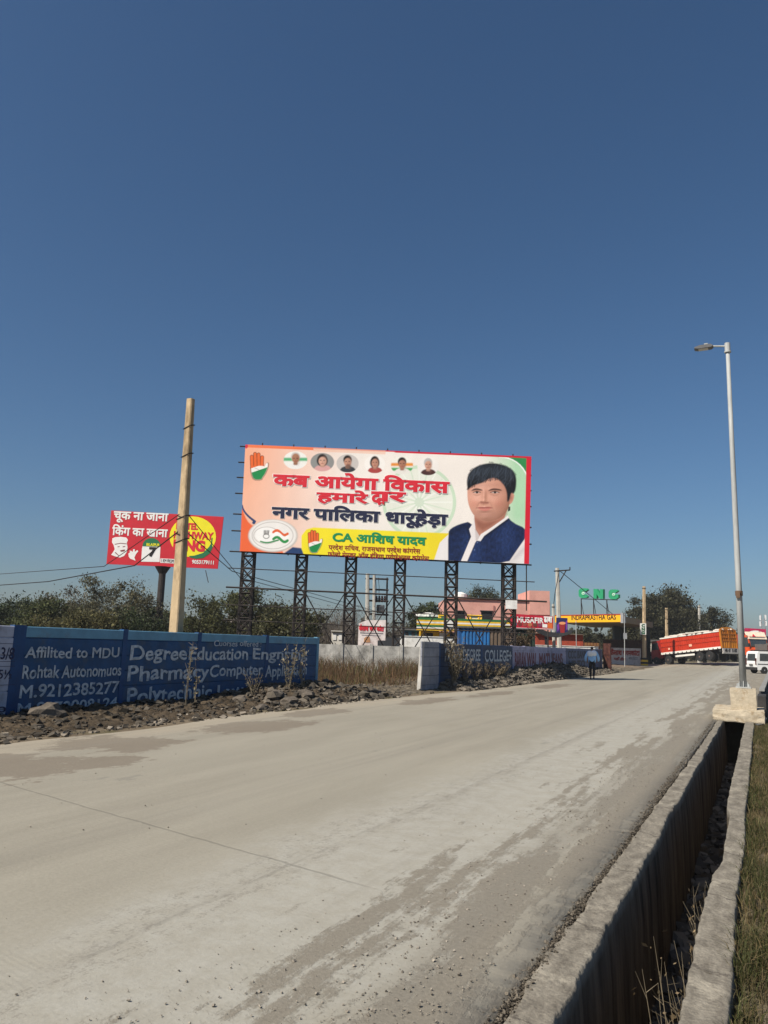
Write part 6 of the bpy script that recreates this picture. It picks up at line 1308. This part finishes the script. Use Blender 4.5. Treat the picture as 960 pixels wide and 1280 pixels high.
# far lorry with blue crown and yellow visor
tc_ = veh('cargo_truck', gp(973, 86), YAW-pi/2-radians(10), 'truck with a dark blue crown and yellow visor just above the white van', 'truck')
truck_cab(tc_, 0, 1.6, 2.4, .7, 2.9, mat('grey_cab_paint', '#6e6a66', rough=.5)); mb = MB(); mb.obox((1.1, -1.2, 2.62), (.36, 0, 0), (0, 2.4, 0), (-.2, 0, .32)); mb.build('visor_board', M_YEL, tc_, world=False); mb = MB(); mb.obox((.3, -1.15, 2.95), (.6, 0, 0), (0, 2.3, 0), (0, 0, .7)); mb.build('crown_board', mat('blue_crown', '#272c4d', rough=.6), tc_, world=False)
mb = MB(); mb.obox((-6, -1.2, 1.1), (5.9, 0, 0), (0, 2.4, 0), (0, 0, 1.7)); mb.build('cargo_body', mat('grey_cab_paint', '#6e6a66'), tc_, world=False)
for x in (.75, -4.6):
    for s in (1, -1): wheel(tc_, x, s*1.05, .5, .32)
# white van
tv = veh('van', gp(964, 67.5), YAW+radians(7), 'white van with dark windows seen from behind at the right edge', 'van')
M_VAN = mat('white_van_paint', (.78, .78, .76), rough=.35, var=.04, spec=.5)
mb = MB(); pf = [(-1.85, .32), (1.85, .32), (1.88, .85), (1.60, 1.08), (1.05, 1.78), (.85, 1.88), (-1.62, 1.88), (-1.78, 1.75), (-1.90, .9)]
mb.prism(pf, (0, -.78, 0), (1, 0, 0), (0, 0, 1), (0, 1.56, 0)); mb.build('body', M_VAN, tv, world=False)
for s in (1, -1):
    for x0, x1 in ((-1.6, -.72), (-.62, .2), (.3, .98)):
        mb = MB(); mb.prism([(x0, 1.08), (x1, 1.08), (x1-(.08 if x1 < .9 else .3), 1.70), (x0+.03, 1.70)], (0, s*.782, 0), (1, 0, 0), (0, 0, 1), (0, s*.012, 0)); mb.build('side_window', M_GLASS, tv, world=False)
    mb = MB(); mb.obox((-1.8, s*.785, .78), (3.5, 0, 0), (0, s*.015, 0), (0, 0, .06)); mb.build('side_moulding', M_UND, tv, world=False)
    mb = MB(); mb.obox((-1.93, s*.70-.06, .75), (.05, 0, 0), (0, .12, 0), (0, 0, .55)); mb.build('tail_light', mat('red_lens', '#4a1013', rough=.25), tv, world=False)
mb = MB(); mb.prism([(-.58, 0), (.58, 0), (.52, .58), (-.52, .58)], (-1.885, 0, 1.08), (0, 1, 0), (.13, 0, 1), (-.02, 0, .003)); mb.build('rear_window', M_GLASS, tv, world=False)
mb = MB(); mb.obox((-1.96, -.78, .30), (.12, 0, 0), (0, 1.56, 0), (0, 0, .24)); mb.build('rear_bumper', M_UND, tv, world=False); mb = MB(); mb.obox((-1.945, -.25, .66), (.03, 0, 0), (0, .5, 0), (0, 0, .13)); mb.build('number_plate', mat('plate_dark', (.1, .1, .1)), tv, world=False)
mb = MB()
for y in (-.6, .6): mb.bar((-1.5, y, 1.96), (.7, y, 1.96), .04)
for x in (-1.5, -.8, 0, .7): mb.bar((x, -.6, 1.98), (x, .6, 1.98), .03); mb.bar((x, -.6, 1.86), (x, -.6, 1.97), .03); mb.bar((x, .6, 1.86), (x, .6, 1.97), .03)
mb.build('roof_rack', M_UND, tv, world=False)
for x in (1.2, -1.2):
    for s in (1, -1): wheel(tv, x, s*.70, .31, .2, mat('silver_rim', (.5, .5, .5), rough=.35, metal=.6))
# dark car nose left of the truck cab
tcar = veh('parked_car', gp(813, 97), YAW-pi/2+radians(12), 'dark grey car facing the road between the CNG pole and the truck cab', 'car')
M_CAR = mat('dark_grey_car_paint', '#3b4450', rough=.3, spec=.6)
mb = MB(); mb.prism([(-2, .3), (2, .3), (2.02, .7), (1.85, .88), (.9, 1.0), (.25, 1.5), (-1.1, 1.54), (-1.85, 1.05), (-2.02, .9)], (0, -.85, 0), (1, 0, 0), (0, 0, 1), (0, 1.7, 0)); mb.build('body', M_CAR, tcar, world=False)
mb = MB(); mb.obox((.86, -.72, 1.03), (0, 1.44, 0), (-.57, 0, .43), (.02, 0, .026)); mb.build('windscreen', M_GLASS, tcar, world=False)
for s in (1, -1):
    mb = MB(); mb.prism([(-1.5, 1.02), (.7, 1.02), (.22, 1.44), (-1.05, 1.46)], (0, s*.852, 0), (1, 0, 0), (0, 0, 1), (0, s*.012, 0)); mb.build('side_window', M_GLASS, tcar, world=False); mb = MB(); mb.box((2.0, s*.62, .68), (.08, .34, .16)); mb.build('headlight', M_LIGHT, tcar, world=False)
    for x in (1.25, -1.25): wheel(tcar, x, s*.76, .31, .2)
mb = MB(); mb.box((2.03, 0, .48), (.06, 1.1, .18)); mb.build('grille', M_UND, tcar, world=False)
# pink sign and mast on the right
t, pn, P = signboard('roadside_sign', [(931, 785), (957.5, 786.5), (957, 800), (931, 798.5)], 104, mat('magenta_flex', '#b5214f', rough=.55), 'magenta signboard with a white oval right of the lamp post', legs=(.15, .85))
mb = MB(); P.poly(mb, ell(944, 792.5, 10, 4.3, 24), off=.012); mb.build('oval_print', WHITE_I, pn); mb = MB(); P.poly(mb, ell(949.3, 791.2, 2, 2, 14), off=.02); P.poly(mb, [(944, 795), (952, 795.5), (952, 796.1), (944, 795.6)], off=.02); mb.build('round_print', mat('magenta_ink', '#a8244f'), pn); mb = MB(); P.poly(mb, [(938, 791), (941, 789.8), (941, 791), (945, 793), (939, 793.5)], off=.02); mb.build('grey_print', ink('grey_ink', '#6e6a70'), pn)
tw = thing('mast', gp(956, 260), 'thin far lattice mast above the magenta signboard', 'mast'); c = gp(956, 260); Ht = Zpx(956, 768, 260); mb = MB()
for sx, sy in ((-1, -1), (1, -1), (1, 1), (-1, 1)): mb.bar(c+Vector((sx*.8, sy*.8, 0)), c+Vector((sx*.45, sy*.45, Ht)), .16)
z = .5
while z < Ht-1.5: mb.bar(c+Vector((-.7, -.7, z)), c+Vector((.7, -.7, z+1.4)), .1); mb.bar(c+Vector((.7, -.7, z)), c+Vector((-.7, -.7, z+1.4)), .1); z += 1.5
mb.build('lattice', mat('grey_mast', (.3, .3, .31)), tw); mb = MB()
for dz, dx in ((-1, .8), (-1.2, -.8), (-3, .9), (-3.2, -.9)): mb.box(c+Vector((dx, -.5, Ht+dz)), (.5, .3, 1.6))
mb.build('antennas', mat('antenna_white', (.6, .6, .6)), tw)
# thin dusty air over the whole place
hb_ = MB().obox((-330, -90, -1.4), (700, 0, 0), (0, 480, 0), (0, 0, 20)); mv = bpy.data.materials.new('dusty_air'); mv.use_nodes = True; n_ = mv.node_tree.nodes; n_.remove(n_['Principled BSDF'])
pv = n_.new('ShaderNodeVolumePrincipled'); pv.inputs['Color'].default_value = (.82, .86, .90, 1); pv.inputs['Density'].default_value = .0004; pv.inputs['Anisotropy'].default_value = .1; mv.node_tree.links.new(pv.outputs[0], n_['Material Output'].inputs['Volume'])
tag(hb_.build('haze', mv), kind='stuff')
# litter on the verge beyond the footing
for i, (px, py) in enumerate(((957, 862), (950, 905), (954, 898))):
    p = on_z(px, py, .02); mb = MB(); vs_ = [(rnd.uniform(-.12, .12)*(1.6 if i == 0 else .8), rnd.uniform(-.12, .12), .03+.06*rnd.random()) for _ in range(9)]; b_ = bmesh.new(); [b_.verts.new(v) for v in vs_]; bmesh.ops.convex_hull(b_, input=b_.verts); me = bpy.data.meshes.new('plastic_bag'); b_.to_mesh(me); b_.free(); me.materials.append(M_WHT); o = bpy.data.objects.new('plastic_bag', me); COL.objects.link(o); o.location = (p.x, p.y, max(0, p.z)-.06)
    tag(o, ['crumpled white plastic bag beyond the dark low wall', 'small white bag scrap on the verge near the slab', 'tiny white scrap on the verge farther back by the low wall'][i], 'litter')
# ------------------------------------------------------------------ the walking person, seen from behind
PP = on_z(740.5, 849.3, 0); ph = thing('person', PP, 'person in pale blue jacket with white hood walking away along the road', 'person')
fw_ = Vector((-.10, 1, 0)).normalized(); rt_ = Vector((fw_.y, -fw_.x, 0))
def skin_body(name, chain, edges, m, root, sub=2):
    me = bpy.data.meshes.new(name); me.from_pydata([tuple(PP-Vector(root.location)+rt_*p[0]+fw_*p[1]+ZV*p[2]) for p, r in chain], edges, []); o = bpy.data.objects.new(name, me); COL.objects.link(o)
    sk = o.modifiers.new('s', 'SKIN'); 
    if not me.skin_vertices: me.skin_vertices.new()
    for v, (p, r) in zip(me.skin_vertices[0].data, chain): v.radius = r if isinstance(r, tuple) else (r, r)
    me.skin_vertices[0].data[0].use_root = True; ss = o.modifiers.new('u', 'SUBSURF'); ss.levels = ss.render_levels = sub
    dg = bpy.context.evaluated_depsgraph_get(); m2 = bpy.data.meshes.new_from_object(o.evaluated_get(dg)); bpy.data.objects.remove(o); m2.materials.clear(); m2.materials.append(m)
    m2.polygons.foreach_set('use_smooth', [True]*len(m2.polygons)); n = bpy.data.objects.new(name, m2); COL.objects.link(n); n.parent = root; return n
M_SKIN = mat('brown_skin', (.28, .15, .10), rough=.6); M_HAIR = mat('black_hair', (.012, .011, .011), rough=.6); M_JACK = mat('pale_blue_jacket', '#93c0e8', rough=.7, var=.1, scale=5); M_TROU = mat('black_trousers', (.018, .018, .022), rough=.85); M_SHOE = mat('dark_shoes', (.03, .028, .026), rough=.6)
hl, hr_, kl, kr, al, ar = (-.09, 0, .90), (.09, 0, .90), (-.10, .06, .50), (.09, -.02, .48), (-.10, .14, .10), (.09, -.22, .16)
body = [((0, 0, .95), (.14, .10)), ((0, 0, 1.15), (.13, .09)), ((0, .01, 1.38), (.15, .09)), ((0, .02, 1.49), .055), ((0, .03, 1.56), .06), ((0, .04, 1.64), (.075, .09)), ((0, .045, 1.70), .06),
        (hl, .08), (kl, .055), (al, .04), ((-.11, .25, .04), .035), (hr_, .08), (kr, .055), (ar, .04), ((.10, -.16, .05), .035),
        ((-.19, .0, 1.41), .055), ((-.25, -.04, 1.15), .042), ((-.25, .05, .92), .032), ((-.245, .08, .83), .03), ((.19, .0, 1.41), .055), ((.25, .02, 1.15), .042), ((.24, .14, .94), .032), ((.235, .18, .86), .03)]
ed = [(0, 1), (1, 2), (2, 3), (3, 4), (4, 5), (5, 6), (0, 7), (7, 8), (8, 9), (9, 10), (0, 11), (11, 12), (12, 13), (13, 14), (2, 15), (15, 16), (16, 17), (17, 18), (2, 19), (19, 20), (20, 21), (21, 22)]
skin_body('body', body, ed, M_SKIN, ph)
jk = [((0, 0, .84), (.245, .17)), ((0, 0, 1.05), (.235, .16)), ((0, .0, 1.30), (.24, .16)), ((0, .01, 1.45), (.15, .12)), ((-.22, .0, 1.41), .10), ((-.33, -.04, 1.15), .085), ((-.33, .05, .93), .065), ((.22, 0, 1.41), .10), ((.33, .02, 1.15), .085), ((.315, .14, .95), .065)]
skin_body('jacket', jk, [(0, 1), (1, 2), (2, 3), (2, 4), (4, 5), (5, 6), (2, 7), (7, 8), (8, 9)], M_JACK, ph)
M_HOOD = mat('white_hood_cloth', (.82, .82, .82), rough=.8, var=.05)
skin_body('hood', [((-.27, -.05, 1.37), (.13, .16)), ((-.10, -.12, 1.36), (.15, .18)), ((.10, -.12, 1.36), (.15, .18)), ((.27, -.05, 1.37), (.13, .16)), ((0, -.15, 1.25), (.17, .10)), ((0, -.05, 1.52), (.13, .09))], [(0, 1), (1, 2), (2, 3), (1, 4), (2, 5)], M_HOOD, ph)
skin_body('trousers', [((0, 0, .90), (.15, .12)), (hl, .10), (kl, .075), ((al[0], al[1], .12), .065), (hr_, .10), (kr, .075), ((ar[0], ar[1], .17), .065)], [(0, 1), (1, 2), (2, 3), (0, 4), (4, 5), (5, 6)], M_TROU, ph)
for nm, a in (('shoe', (-.10, .14)), ('shoe', (.09, -.22))):
    z = .05 if a[1] > 0 else .09; skin_body(nm, [((a[0], a[1]-.06, z), .05), ((a[0], a[1]+.05, z), .05), ((a[0], a[1]+.16, z-.02), .045)], [(0, 1), (1, 2)], M_SHOE, ph, 1)
skin_body('hair', [((0, .03, 1.715), (.088, .10)), ((0, .01, 1.66), (.086, .085)), ((0, -.01, 1.59), (.07, .05))], [(0, 1), (1, 2)], M_HAIR, ph)
